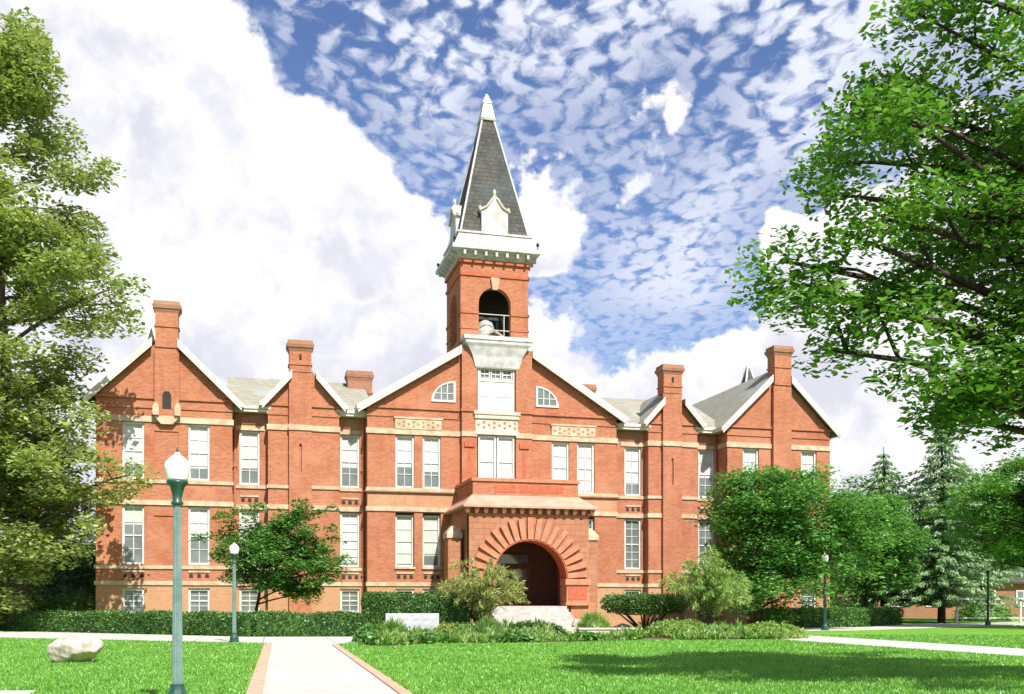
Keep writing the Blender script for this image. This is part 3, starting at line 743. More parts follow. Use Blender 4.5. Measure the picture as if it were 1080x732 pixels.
for a, c in ((-1.2, -.03), (.03, 1.2)):
    dd.box(PU+a, PU+c, -.70, -.625, 1.3, 3.6)
dd.box(PU-1.3, PU-1.2, -.74, -.625, 1.3, 4.3); dd.box(PU+1.2, PU+1.3, -.74, -.625, 1.3, 4.3); dd.box(PU-1.2, PU+1.2, -.74, -.625, 3.6, 3.7)
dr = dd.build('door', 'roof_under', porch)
gl_ = MB()
for a, c in ((-1.05, -.2), (.2, 1.05)): gl_.box(PU+a, PU+c, -.712, -.701, 2.2, 3.4)
gl_.box(PU-1.15, PU+1.15, -.712, -.66, 3.72, 4.25); gl_.build('door_glass', 'window_glass', dr)
# radiating stones
NV = 19
for k in range(NV):
    a0 = math.pi*k/NV+.016; a1 = math.pi*(k+1)/NV-.016; am = (a0+a1)/2
    v_ = MB(); ri, ro = 2.12, (3.30 if k % 2 else 3.22)
    poly = [(PU+ri*math.cos(a0), 2.75+ri*math.sin(a0)), (PU+ro*math.cos(a0+.02), 2.75+ro*math.sin(a0+.02)), (PU+ro*math.cos(a1-.02), 2.75+ro*math.sin(a1-.02)), (PU+ri*math.cos(a1), 2.75+ri*math.sin(a1))]
    v_.slab(poly, -PV-.16, -PV+.02); v_.build('voussoir', 'red_stone', porch, bevel=.03)
rg = MB(); n = 28
for k in range(n):
    a0, a1 = math.pi*k/n, math.pi*(k+1)/n
    P_ = lambda r, a, y: (PU+r*math.cos(a), y, 2.75+r*math.sin(a))
    rg.face([P_(2.05, a0, -PV-.12), P_(2.05, a1, -PV-.12), P_(2.16, a1, -PV-.12), P_(2.16, a0, -PV-.12)])
    rg.face([P_(2.05, a0, -PV-.12), P_(2.05, a0, -PV+1.1), P_(2.05, a1, -PV+1.1), P_(2.05, a1, -PV-.12)])
    rg.face([P_(2.05, a0, -PV+1.1), P_(2.6, a0, -PV+1.1), P_(2.6, a1, -PV+1.1), P_(2.05, a1, -PV+1.1)])
rg.build('arch_ring', 'terracotta', porch)
for s in (-1, 1):
    a, c = sorted((PU+s*1.95, PU+s*3.32))
    q = MB(); q.box(a, c, -PV-.30, -PV+.7, 1.3, 1.5); q.box(a+.06, c-.06, -PV-.24, -PV+.65, 1.5, 2.42); q.box(a-.04, c+.04, -PV-.34, -PV+.7, 2.42, 2.74)
    pe = q.build('arch_pedestal', 'red_stone', porch, bevel=.02)
    q = MB(); q.box(a+.14, c-.14, -PV-.26, -PV-.235, 1.62, 2.34); q.build('pedestal_panel', 'terracotta', pe)
    # low buttress with a pyramid cap
    a, c = (PU+s*3.9-.36, PU+s*3.9+.36)
    q = MB(); q.box(a, c, -3.9, -2.9, 0, 4.95); bt = q.build('buttress', 'sandstone', porch)
    q = MB(); q.box(a-.07, c+.07, -3.97, -2.83, 4.95, 5.22); q.frustum((a+c)/2, -3.4, .40, .53, 5.222, .12, .2, 5.62); q.build('buttress_cap', 'tan_stone', bt)
# skirt roof with brackets under it, parapet above
sk = MB(); E0, E1 = (PU-PH-.38, PU+PH+.38, -PV-.42), (PU-3.02, PU+3.02, -4.32)
A = [(E0[0], -.02, 6.52), (E0[0], E0[2], 6.52), (E0[1], E0[2], 6.52), (E0[1], -.02, 6.52)]
Bq = [(E1[0], -.02, 7.28), (E1[0], E1[2], 7.28), (E1[1], E1[2], 7.28), (E1[1], -.02, 7.28)]
A2 = [(x_, y_, 6.62) for x_, y_, z_ in A]
for k in range(3): sk.face([A2[k], A2[k+1], Bq[k+1], Bq[k]]); sk.face([A[k], A[k+1], A2[k+1], A2[k]])
sk.face(A[::-1]); sk.face(Bq)
skirt = sk.build('porch_roof', 'pink_tile', porch)
nb = 15
for k in range(nb):
    uu = PU-PH-.12+(2*PH+.24)*k/(nb-1)
    q = MB(); q.frustum(uu, -PV-.12, .09, .10, 6.22, .13, .24, 6.515); q.build('roof_bracket', 'sandstone', porch)
fz = MB(); fz.box(PU-PH-.03, PU+PH+.03, -PV-.05, -PV+.2, 6.12, 6.2); fz.build('porch_moulding', 'red_stone', porch)
pr = MB(); pr.box(PU-2.98, PU+2.98, -4.28, -3.98, 7.25, 8.02); pr.box(PU-2.98, PU-2.68, -3.98, -.02, 7.25, 8.02); pr.box(PU+2.68, PU+2.98, -3.98, -.02, 7.25, 8.02)
par = pr.build('parapet', 'brick', porch)
q = MB(); q.box(PU-3.06, PU+3.06, -4.36, -3.9, 8.02, 8.2); q.box(PU-3.06, PU-2.6, -3.9, -.02, 8.02, 8.2); q.box(PU+2.6, PU+3.06, -3.9, -.02, 8.02, 8.2); q.build('coping', 'red_stone', par)
for a, c in ((-1.75, -.55), (-.35, 2.1)):
    q = MB(); q.box(PU+a, PU+c, -4.30, -4.27, 7.45, 7.86); q.build('parapet_panel', 'terracotta', par)
# steps and cheek walls
for k in range(8):
    q = MB(); z1 = 1.28-k*.16; q.box(PU-2.35, PU+1.95, -PV-.05-(k+1)*.36 if k else -PV-.45, -PV-.05-k*.36 if k else -PV+.05, 0, z1); q.build('step', 'step_stone', porch)

# --- little turrets behind the end wings, drain pipes
for u in (-19.6, 20.0):
    q = MB(); q.box(u-.75, u+.75, 6.2, 7.7, 12.0, 14.2); tr_ = q.build('turret', 'white_paint', hall)
    q = MB(); q.frustum(u, 6.95, 1.0, 1.0, 14.2, .06, .06, 18.0); q.build('turret_roof', 'slate', tr_)
    q = MB()
    for sx in (-1, 1):
        for sy in (-1, 1): q.bar((u+sx, 6.95+sy, 14.2), (u+sx*.06, 6.95+sy*.06, 18.0), .07, 6)
    q.build('turret_hip', 'white_paint', tr_)
for u, y in ((-14.72, .82), (-7.64, .82), (7.66, .82), (14.45, .82)):
    q = MB(); q.bar((u, y, 0), (u, y, 12.05), .065, 8)
    for zz_ in (3, 6, 9): q.box(u-.1, u+.1, y-.08, y+.08, zz_, zz_+.07)
    q.build('downspout', 'brick', hall)

# ------------------------------------------------------------------ plants
def leaf_mesh(name, P, L, m, parent, up=.5, asp=.55, wood=None, dirs=None):
    """many small leaf blades, each its own island"""
    P = np.asarray(P, float); n = len(P); L = np.broadcast_to(np.asarray(L, float), (n,))[:, None]
    N = rng.normal(size=(n, 3)); N[:, 2] = np.abs(N[:, 2])+up*2.0; N /= np.linalg.norm(N, axis=1)[:, None]
    T = rng.normal(size=(n, 3)) if dirs is None else np.asarray(dirs, float)+rng.normal(size=(n, 3))*.25
    if dirs is None: T -= N*(T*N).sum(1)[:, None]
    T /= np.linalg.norm(T, axis=1)[:, None]; B = np.cross(N, T); B /= np.linalg.norm(B, axis=1)[:, None]+1e-9
    V = np.stack([P-T*L*.5, P+B*L*asp*.5-T*L*.05, P+T*L*.5, P-B*L*asp*.5-T*L*.05], 1).reshape(-1, 3)
    me = bpy.data.meshes.new(name)
    me.vertices.add(4*n); me.vertices.foreach_set('co', V.astype(np.float32).ravel())
    me.loops.add(4*n); me.loops.foreach_set('vertex_index', np.arange(4*n, dtype=np.int32))
    me.polygons.add(n); me.polygons.foreach_set('loop_start', np.arange(0, 4*n, 4, dtype=np.int32))
    me.polygons.foreach_set('loop_total', np.full(n, 4, np.int32))
    me.materials.append(MATS[m]); me.update(); me.validate()
    o = bpy.data.objects.new(name, me); COL.objects.link(o)
    if parent: o.parent = parent
    return o
def fib_dirs(n):
    k = np.arange(n)+.5; ph = np.arccos(1-2*k/n); th = math.pi*(1+5**.5)*k
    return np.stack([np.cos(th)*np.sin(ph), np.sin(th)*np.sin(ph), np.cos(ph)], 1)
def tree(name, label, base, trunk_h, tr, centre, rad, limbs, subs, leaves, L, leaf, bark='bark', clump=.8, low=-.75, extra=(), lean=(0, 0), group=None, shape=1.0, flat=.55, cat='tree', sides=8, keep=None):
    """tapered trunk, bending limbs that fork, leaf clumps on every twig end"""
    root = thing(name, label, cat, base, group=group)
    b = MB(); c = Vector(centre)-Vector(base); r = Vector(rad)
    top = Vector((c.x*.6+lean[0], c.y*.6+lean[1], c.z+r.z*.55))
    tp = []; tn = 9
    for k in range(tn):
        f = k/(tn-1); tp.append(Vector((top.x*f**1.5, top.y*f**1.5, top.z*f)) + Vector((random.uniform(-1, 1), random.uniform(-1, 1), 0))*tr*.55*(k > 0))
    trad = [tr*(1.45 if k == 0 else 1)*(1-.86*(k/(tn-1))**.9) for k in range(tn)]
    b.tube(tp, trad, max(sides, 10))
    def at(f):
        q = f*(tn-1); k = min(int(q), tn-2); return tp[k].lerp(tp[k+1], q-k), trad[k]*(1-(q-k))+trad[k+1]*(q-k)
    clumps = []
    dirs = fib_dirs(limbs); dirs = dirs[dirs[:, 2] > low]
    targets = []
    for d in dirs:
        d = Vector(d)+Vector([random.uniform(-.25, .25) for _ in range(3)])
        d.normalize(); k = random.uniform(.55, 1.08)
        targets.append(c+Vector((d.x*r.x, d.y*r.y, d.z*r.z))*k)
    for e in extra: targets.append(Vector(e)-Vector(base))
    f0 = trunk_h/max(top.z, .1)
    if keep: targets = [t for t in targets if keep(np.array([t.x+base[0]]), np.array([t.y+base[1]]), np.array([t.z]))[0]]
    for t in targets:
        f = min(.97, max(f0, (t.z-.22*math.hypot(t.x, t.y)*1.3)/top.z)); p0, r0 = at(f)
        mid = p0.lerp(t, .5)+Vector((random.uniform(-.1, .1), random.uniform(-.1, .1), .10))*(t-p0).length
        pts = []
        for k in range(6):
            u = k/5; pts.append(p0*(1-u)**2+mid*2*u*(1-u)+t*u*u)
        rr = min(r0*.5, tr*.30); b.tube(pts, [rr*(1-.85*k/5)+.012 for k in range(6)], 6)
        for j in range(subs):
            u = random.uniform(.35, 1.0); q = p0*(1-u)**2+mid*2*u*(1-u)+t*u*u
            off = Vector([random.gauss(0, 1) for _ in range(3)]); off = off.normalized()*clump*random.uniform(.8, 2.3); off.z *= .7
            e = q+off
            if keep and (not keep(np.array([e.x+base[0]]), np.array([e.y+base[1]]), np.array([e.z]))[0]): continue
            b.tube([q, q.lerp(e, .5)+Vector((0, 0, .08*off.length)), e], [rr*.3+.008, rr*.2+.006, .008], 4)
            clumps.append((e, clump*random.uniform(.55, 1.15)))
        clumps.append((t, clump*random.uniform(.7, 1.2)))
    w = np.array([s**2 for _, s in clumps]); cnt = rng.multinomial(leaves, w/w.sum())
    P = []
    for (e, s), n in zip(clumps, cnt):
        g = rng.normal(size=(n, 3)); g /= np.linalg.norm(g, axis=1)[:, None]+1e-9
        g *= (rng.random((n, 1))**.45)*s*1.15; g[:, 2] *= flat
        g[:, 2] -= .25*(g[:, 0]**2+g[:, 1]**2)/max(s, .1)
        P.append(np.array(e)+g)
    P = np.concatenate(P); P = P[P[:, 2] > .25]
    b.build('trunk', bark, root, smooth=True)
    if keep: jit = rng.normal(size=(len(P), 2))*.25; P = P[keep(P[:, 0]+base[0]+(.35 if base[0] > 0 else -.4)+jit[:, 0], P[:, 1]+base[1], P[:, 2]+(.35 if base[0] > 0 else 0)+jit[:, 1]*.6)]
    leaf_mesh('crown', P, np.exp(rng.normal(size=len(P))*.28)*L*.95, leaf, root, up=.8)
    return root
def px(x, Y): return (x-540)/1065*Y
def pz(y, Y): return 1.6+(633-y)/1065*Y

# the big trees that frame the view
def droop(X, Y, Z):
    """outline of the tree's near side: high and set back below, furthest out at mid height"""
    low = np.interp(X, [3.5, 4.3, 5.1, 6.2, 7.6, 8.2, 8.4, 9.3, 12], [7.6, 7.0, 5.9, 4.9, 4.5, 4.6, 5.2, 5.0, 3.8])
    left = np.interp(Z, [4.5, 7.2, 8.0, 8.8, 10.2, 11, 11.6, 13], [5.8, 4.1, 4.2, 5.0, 5.5, 6.2, 6.0, 6.4])
    return (Z > low) & (X > left)
def edge_left(X, Y, Z):
    """ragged right-hand outline of the tall tree"""
    lim = np.interp(Z, [1, 2.5, 5, 6.2, 6.8, 8, 8.6, 9.5, 12, 13.6, 15.0, 15.6, 16.4, 18, 21.5, 25, 26.5, 28.5, 34],
                    [-22.5, -20.6, -20.0, -19.8, -17.4, -17.2, -19.6, -19.9, -19.6, -18.6, -17.6, -15.6, -17.7, -17.9, -18.1, -19.6, -20.4, -22.0, -22.6])
    return X < lim-.35+(Y-49)*-.35
tree('shade_tree', 'tall light green tree at the left edge, reaching over the roof of the end wing', (-25.6, 52.5, 0), 4.5, .42, (-27.3, 51.5, 18), (7.0, 6.3, 17.5), 84, 5, 110000, .29, 'leaf_elm', clump=1.2, low=-.97, keep=edge_left,
     extra=[(px(178, 48), 48, pz(508, 48)), (px(160, 48.5), 48.5, pz(520, 48.5)), (px(140, 49), 49, pz(500, 49)), (px(188, 49.5), 49.5, pz(329, 49.5)), (px(150, 49), 49, pz(345, 49)), (px(138, 49), 49, pz(300, 49)),
            (px(110, 49), 49, pz(120, 49)), (px(118, 49), 49, pz(520, 49)), (px(95, 49), 49, pz(440, 49)), (px(30, 48), 48, pz(560, 48)), (px(80, 49), 49, pz(575, 49)), (px(40, 48), 48, pz(480, 48))])
tree('shade_tree', 'big dark green tree hanging into the right side of the view over the lawn', (11.6, 18.6, 0), 3.2, .40, (11.3, 18, 9.2), (5.7, 5.6, 5.2), 44, 4, 80000, .145, 'leaf_right', bark='dark_bark', clump=.76, low=-.8, keep=droop,
     extra=[(px(825, 17.5), 17.5, pz(275, 17.5)), (px(860, 17), 17, pz(310, 17)), (px(878, 18), 18, pz(205, 18)), (px(915, 18), 18, pz(105, 18)), (px(960, 17), 17, pz(10, 17)), (px(1000, 17), 17, pz(-10, 17)), (px(930, 17.5), 17.5, pz(440, 17.5)),
            (px(880, 17.5), 17.5, pz(370, 17.5)), (px(1000, 17), 17, pz(415, 17)), (px(960, 16.5), 16.5, pz(330, 16.5)), (px(900, 16.5), 16.5, pz(250, 16.5)), (px(1010, 17.5), 17.5, pz(442, 17.5)), (px(960, 17), 17, pz(120, 17)), (px(1035, 16.5), 16.5, pz(425, 16.5)), (px(985, 16), 16, pz(385, 16)), (px(1065, 16), 16, pz(380, 16)), (px(1040, 16), 16, pz(200, 16)), (px(1060, 17), 17, pz(330, 17))])
# trees against the hall
tree('young_tree', 'small dark green tree with a thin bare trunk against the left part of the hall', (px(269, 48.5), 48.5, 0), 1.4, .11, (px(298, 48.3), 48.3, pz(588, 48.3)), (2.9, 2.3, 1.9), 30, 5, 28000, .18, 'leaf_small', bark='dark_bark', clump=.58, low=-.7,
     extra=[(px(335, 48), 48, pz(540, 48)), (px(318, 48), 48, pz(533, 48)), (px(362, 48), 48, pz(588, 48)), (px(345, 48), 48, pz(610, 48)), (px(232, 48), 48, pz(580, 48)), (px(236, 48), 48, pz(545, 48)), (px(325, 48), 48, pz(628, 48)), (px(265, 47.6), 47.6, pz(545, 47.6))])
tree('round_tree', 'round bright green tree covering the lower storeys of the right end wing', (px(800, 55.5), 55.5, 0), 1.0, .2, (px(832, 55.5), 55.5, pz(562, 55.5)), (4.7, 3.6, 3.5), 70, 5, 70000, .21, 'leaf_round', bark='dark_bark', clump=.92, low=-.85,
     extra=[(px(770, 54), 54, pz(625, 54)), (px(755, 54), 54, pz(600, 54)), (px(800, 53), 53, pz(615, 53)), (px(915, 55), 55, pz(570, 55)), (px(905, 55), 55, pz(600, 55)), (px(765, 54), 54, pz(515, 54)), (px(820, 54), 54, pz(498, 54)), (px(850, 53), 53, pz(600, 53))])
tree('maple', 'leafy bright green tree at the right edge beyond the side path', (30.6, 57.5, 0), 2.6, .22, (30.3, 57, 6.4), (5.4, 4.5, 4.3), 50, 5, 42000, .24, 'leaf_maple', bark='dark_bark', clump=.85, low=-.6)
tree('linden', 'light green leafy tree between the clipped hedge and the spruces', (px(912, 67), 67, 0), 2.0, .2, (px(915, 67), 67, 5.4), (3.6, 3.2, 4.0), 40, 5, 26000, .26, 'leaf_round', bark='dark_bark', clump=.85)
tree('linden', 'light green leafy tree behind the white rail fence', (px(1035, 78), 78, 0), 2.2, .22, (px(1040, 78), 78, 7.2), (5.2, 4.0, 4.6), 44, 5, 26000, .30, 'leaf_maple', bark='dark_bark', clump=1.0)
def conifer(label, base, h, rb, m, n, seed):
    root = thing('spruce', label, 'tree', base); rs = np.random.default_rng(seed)
    b = MB(); b.tube([(0, 0, 0), (.05, 0, h*.5), (0, 0, h)], [.30, .17, .02], 8)
    P = []; D = []
    z = 1.9
    while z < h-.2:
        f = (z-1.5)/(h-1.5); rr = rb*(1-f)**.85*rs.uniform(.85, 1.12)+.15; nb = max(5, int(11*(1-f))+4); a0 = rs.uniform(0, 6.28)
        for k in range(nb):
            a = a0+6.283*k/nb+rs.normal()*.15; q = rr*rs.uniform(.72, 1.1)
            tip = np.array([math.cos(a)*q, math.sin(a)*q, z-.22*q+.06*q*q*.3])
            b.bar((0, 0, z), tuple(tip*.95+np.array([0, 0, z])*.0), .03, 4, .008)
            m_ = int(n*q/rb); t = rs.random(m_)**.7
            side = np.array([-math.sin(a), math.cos(a), 0]); w = (rs.random(m_)-.5)*2*(.18+.40*(1-t))*min(1, q*.5)
            p = np.array([0, 0, z])*(1-t)[:, None]+tip*t[:, None]+side*w[:, None]; p[:, 2] += -.18*np.abs(w)-rs.random(m_)*.22+.05
            P.append(p); D.append(np.tile(tip-np.array([0, 0, z]), (m_, 1))*.6/q+side*np.sign(w)[:, None]*.5+np.array([0, 0, -.25]))
        z += rs.uniform(.34, .5)
    P = np.concatenate(P); D = np.concatenate(D)
    b.build('trunk', 'dark_bark', root); leaf_mesh('crown', P, rs.uniform(.20, .42, len(P)), m, root, up=.6, asp=.34, dirs=D)
conifer('blue green spruce with a bare dark trunk foot at the right, taller of two', (30.2, 71, 0), 15.2, 5.2, 'needle_blue', 210, 3)
conifer('green spruce behind the clipped hedge right of the hall, shorter of two', (27.6, 75, 0), 13.0, 5.0, 'needle_green', 190, 4)
for x, Y, h, r in ((42, 112, 15, 8), (58, 120, 17, 9), (70, 108, 14, 8), (88, 125, 16, 9)):
    tree('background_tree', 'distant leafy tree beyond the low house at the right', (x, Y, 0), 3, .4, (x, Y, h*.58), (r, r*.8, h*.44), 40, 6, 9000, .55, 'leaf_dark', clump=1.6, group='trees beyond the low house')
for x, Y, h, r in ((-38, 74, 17, 8), (-47, 66, 14, 7), (-60, 84, 18, 9)):
    tree('background_tree', 'dark tree behind the tall light green tree at the left', (x, Y, 0), 3, .4, (x, Y, h*.56), (r, r*.8, h*.47), 40, 6, 12000, .4, 'leaf_dark', clump=1.5, low=-.95, group='dark trees at the left edge')

def hedge(name, label, line, width, h, m, n, L, cat='hedge', rnd=.25, z0=0.0, wob=.08, stems=False):
    """clipped hedge along a polyline: leafy shell over a dense twiggy core"""
    root = thing(name, label, cat, (line[0][0], line[0][1], 0)); o = Vector((line[0][0], line[0][1], 0))
    segs = [(Vector((*a, 0))-o, Vector((*b, 0))-o) for a, b in zip(line, line[1:])]
    core = MB(); P = []
    tot = sum((b-a).length for a, b in segs)
    for a, b in segs:
        d = (b-a).normalized(); s = Vector((-d.y, d.x, 0)); ln = (b-a).length; hw = width/2
        poly = [(-hw*.86, z0+.02), (hw*.86, z0+.02), (hw*.86, h-rnd-.04), (hw*.6, h-.09), (-hw*.6, h-.09), (-hw*.86, h-rnd-.04)]
        ex = 0.0
        core.prism(poly, lambda p: tuple(a+s*p[0]+Vector((0, 0, p[1]))+d*.1), lambda p: tuple(b+s*p[0]+Vector((0, 0, p[1]))-d*.1+d*0.2*(b is not segs[-1][1])))
        k = int(n*ln/tot)
        # perimeter samples: front, top, back
        per = np.array([h-z0, width, h-z0]); w = rng.choice(3, k, p=per/per.sum()); u = rng.random(k); t = rng.random(k)
        off = np.where(w == 0, -hw, np.where(w == 1, (u-.5)*width, hw)); zz = np.where(w == 1, h, z0+u*(h-z0))
        ed = np.maximum(0, np.abs(off)/hw-(1-rnd/hw*.8)); zz = np.where(w == 1, zz-ed*rnd*1.2, zz)
        tt = np.maximum(0, (zz-(h-rnd))/rnd); off = np.where(w != 1, off*(1-.22*np.clip(tt, 0, 1)**2*min(1, rnd*2)), off)
        bump = wob*(np.sin(t*ln*2.1+off)+np.sin(t*ln*5.3+1.7*off)*.5)
        off = off+rng.normal(size=k)*.05*np.sign(off); zz = zz+bump*.5+rng.normal(size=k)*.045
        P.append(np.stack([a.x+d.x*t*ln+s.x*off, a.y+d.y*t*ln+s.y*off, np.maximum(zz, z0+.02)], 1))
        for e, sg in ((a, -1), (b, 1)):
            k2 = int(n*.5*width*(h-z0)/(tot*(2*h+width)))+30; o2 = (rng.random(k2)-.5)*width; z2 = z0+rng.random(k2)*(h-z0)
            P.append(np.stack([e.x+s.x*o2+d.x*sg*rng.random(k2)*.08, e.y+s.y*o2+d.y*sg*rng.random(k2)*.08, z2], 1))
    core.build('twigs', m, root); leaf_mesh('foliage', np.concatenate(P), rng.uniform(.7, 1.3, sum(map(len, P)))*L, m, root, up=.2, asp=.6)
    return root
hedge('clipped_hedge', 'long low clipped hedge along the path in front of the left wing', [(-34, 57.3), (-20, 49.6), (-11.3, 44.9), (-6.6, 44.9)], 1.5, .98, 'leaf_hedge', 34000, .11)
hedge('clipped_hedge', 'higher dark clipped hedge behind the pale stone sign', [(-6.9, 47.3), (-2.0, 47.6)], 1.9, 1.86, 'leaf_hedge', 20000, .10, rnd=.55)
hedge('clipped_hedge', 'low clipped hedge under the round tree beside the right wing', [(13.9, 57.6), (19.2, 59.8), (24.6, 65.4)], 1.5, 1.05, 'leaf_hedge', 15000, .12)

def sprig_bush(name, label, base, stems, h, w, m, n, L, asp, arch=.5, bark='bark', cat='shrub'):
    """open bush: arching stems carrying narrow leaves"""
    root = thing(name, label, cat, (*base, 0)); b = MB(); P = []; D = []
    for k in range(stems):
        a = random.uniform(0, 6.283); rr = w*math.sqrt(random.random()); hh = h*(1-.45*(rr/w)**2)*random.uniform(.72, 1.05)
        tip = Vector((math.cos(a)*rr, math.sin(a)*rr, hh)); mid = Vector((tip.x*.35, tip.y*.35, hh*(.72)))
        droop = tip+Vector((math.cos(a), math.sin(a), 0))*random.uniform(.1, .5)*w*arch*.5+Vector((0, 0, -random.uniform(.05, .4)*arch))
        pts = [Vector((math.cos(a)*.12, math.sin(a)*.12, 0)), mid*.5, mid, tip, droop]
        b.tube(pts, [.028, .022, .016, .008, .004], 5)
        nn = n//stems
        for _ in range(nn):
            s = 1+3*random.random()**.8; i = min(int(s), 3); f = s-i; p = pts[i].lerp(pts[i+1], f); d = (pts[i+1]-pts[i]).normalized()
            q = Vector([random.gauss(0, 1) for _ in range(3)])*.55+d*.9+Vector((0, 0, -.15)); q.normalize()
            if p.z < h*.16: continue
            P.append(p+q*random.uniform(.05, .28)); D.append(q)
    b.build('stems', bark, root); leaf_mesh('foliage', np.array(P), rng.uniform(.7, 1.3, len(P))*L, m, root, up=.1, asp=asp, dirs=np.array(D)); return root
sprig_bush('spiky_shrub', 'yellow green spiky shrub left of the porch arch', (px(507, 47), 47), 140, 3.75, 2.0, 'leaf_willow', 7600, .26, .15, arch=.5)
sprig_bush('feathery_shrub', 'feathery light green shrub right of the porch', (px(745, 46.5), 46.5), 120, 3.85, 1.95, 'leaf_fine', 10500, .22, .17, arch=.6)
# flat-topped shrub on bare forked stems
fs = thing('flat_topped_shrub', 'flat clipped shrub raised on bare forked stems right of the porch', 'shrub', (px(680, 48), 48, 0))
b = MB(); P = []
for k in range(11):
    a = 6.283*k/11+random.uniform(-.2, .2); q = random.uniform(.5, 1.0)
    tip = Vector((math.cos(a)*2.0*q, math.sin(a)*.9*q, 1.25)); b.tube([(0, 0, 0), (tip.x*.45, tip.y*.45, .55), tuple(tip)], [.07, .045, .02], 6)
b.build('stems', 'dark_bark', fs)
k = 11000; a = rng.random(k)*6.283; q = np.sqrt(rng.random(k)); zz = rng.random(k)
edge = np.sqrt(np.clip(1-(2*zz-1)**2, 0, 1))*.25+.75
P = np.stack([np.cos(a)*q*2.15*edge, np.sin(a)*q*1.05*edge, 1.0+zz*.85+rng.normal(size=k)*.04+.06*np.sin(a*5)], 1)
leaf_mesh('foliage', P, rng.uniform(.7, 1.3, k)*.11, 'leaf_hedge', fs, up=.3)

# flower bed with low planting
BED = [(-5.35, 36.0), (-4.4, 34.6), (-2.7, 36.9), (2.2, 38.3), (5.2, 40.2), (8.5, 40.4), (11.2, 41.0), (11.2, 45.5), (8.5, 48.4), (4.0, 49.4), (.2, 46.6), (-2, 48.6), (-5.1, 46.2), (-5.35, 40.0)]
raised('flower_bed', [(x, y+(.55 if y < 42 else 0)) for x, y in BED], .012, 'soil')
raised('porch_path', [(-.2, 46.8), (3.9, 48.9), (9.6, 50.8), (9.6, 55), (2.6, 52.4), (-1.4, 51.2)], .045, 'concrete')
def inside(poly, X, Y):
    r = np.zeros(len(X), bool); n = len(poly)
    for i in range(n):
        (x0, y0), (x1, y1) = poly[i], poly[(i+1) % n]
        if y0 == y1: continue
        c = ((y0 > Y) != (y1 > Y)) & (X < (x1-x0)*(Y-y0)/(y1-y0)+x0); r ^= c
    return r
def bed_plants():
    P = []; D = []; S = []; P2 = []; S2 = []
    X = rng.uniform(-6, 12, 5200); Y = rng.uniform(34, 48, 5200); ok = inside(BED, X, Y) & ((Y < 42.5) | (rng.random(5200) < .25)); X = X[ok]; Y = Y[ok]
    for x, y in zip(X, Y):
        if inside([(-5.6, 42.6), (-2.8, 42.6), (-2.8, 44.2), (-5.6, 44.2)], np.array([x]), np.array([y]))[0]: continue
        if 1.6 < x < 6.6 and y > 40.3: continue
        n = rng.integers(14, 26); h = rng.uniform(.12, .30)*(1+.9*max(0, math.sin(x*1.3+y*.9)*math.sin(x*.53-y*1.7+2)))+.08*max(0, y-39)*.5
        if math.sin(x*1.9+y*.7)+math.sin(x*.8-y*1.3+1)+rng.normal()*.35 > .75:          # drifts of a darker, broader-leaved plant
            a = rng.random(n)*6.283; q = rng.random(n)
            P2.append(np.stack([x+np.cos(a)*q*.25, y+np.sin(a)*q*.25, .06+h*.9*rng.random(n)], 1)); S2.append(np.full(n, .16+.08*rng.random())); continue
        a = rng.random(n)*6.283; q = rng.random(n); h = min(h, .75)
        P.append(np.stack([x+np.cos(a)*q*.22, y+np.sin(a)*q*.22, .05+h*(.25+.75*rng.random(n))*(1-.5*q*q)], 1)); D.append(np.stack([np.cos(a)*.8*q, np.sin(a)*.8*q, .9+0*q], 1)); S.append(np.full(n, .13+.3*h*rng.random()))
    o = leaf_mesh('bed_plants', np.concatenate(P), np.concatenate(S)*np.exp(rng.normal(size=sum(map(len, S)))*.25), 'leaf_bed', None, up=0, asp=.35, dirs=np.concatenate(D)); tag(o, 'low leafy perennials filling the bed in front of the porch', 'plants', kind='stuff')
    o = leaf_mesh('broad_leaved_plants', np.concatenate(P2), np.concatenate(S2)*np.exp(rng.normal(size=sum(map(len, S2)))*.25), 'leaf_small', None, up=.4, asp=.62); tag(o, 'drifts of darker broad leaved plants in the bed in front of the porch', 'plants', kind='stuff')
bed_plants()
def mound(name, label, x, y, rx, ry, h, n, L, m, asp=.5, group=None, grassy=False):
    root = thing(name, label, 'shrub', (x, y, 0), group=group)
    a = rng.random(n)*6.283; el = np.arcsin(rng.random(n)); q = rng.uniform(.82, 1.04, n)*(1+.10*np.sin(a*3+1)+.07*np.sin(a*7+el*5))
    P = np.stack([np.cos(a)*np.cos(el)*rx*q, np.sin(a)*np.cos(el)*ry*q, np.sin(el)*h*q+.04], 1)
    D = P/np.array([rx, ry, h])*np.array([1, 1, 1.2])+np.array([0, 0, .3]) if grassy else None
    leaf_mesh('foliage', P, rng.uniform(.7, 1.3, n)*L, m, root, up=.4, asp=asp, dirs=D)
    b = MB(); b.lathe([(.85*rx, .02), (.8*rx, .3*h), (.6*rx, .62*h), (.3*rx, .8*h), (.02, .86*h)], 14); c = b.build('twigs', m, root, smooth=True); c.scale = (1, ry/rx, 1)
    return root
mound('low_mound_shrub', 'pale green rounded low shrub at the right end of the flower bed', px(812, 42), 42, 1.45, .8, .62, 3000, .12, 'leaf_fine')
mound('low_mound_shrub', 'pale green rounded low shrub in the middle right of the flower bed', px(715, 43), 43, 1.6, .8, .70, 3000, .12, 'leaf_fine')
mound('low_mound_shrub', 'rounded light green shrub at the left tip of the flower bed beside the walkway', px(392, 38.5), 38.5, .75, .7, .62, 2200, .10, 'leaf_hedge_light')
mound('low_mound_shrub', 'bushy green shrub between the stone sign and the spiky shrub', px(482, 42), 42, 1.0, .6, .55, 2400, .12, 'leaf_hedge_light')
mound('low_mound_shrub', 'dark green low shrub in the bed below the porch steps', px(560, 43.5), 43.5, 1.5, .7, .62, 3000, .13, 'leaf_hedge')
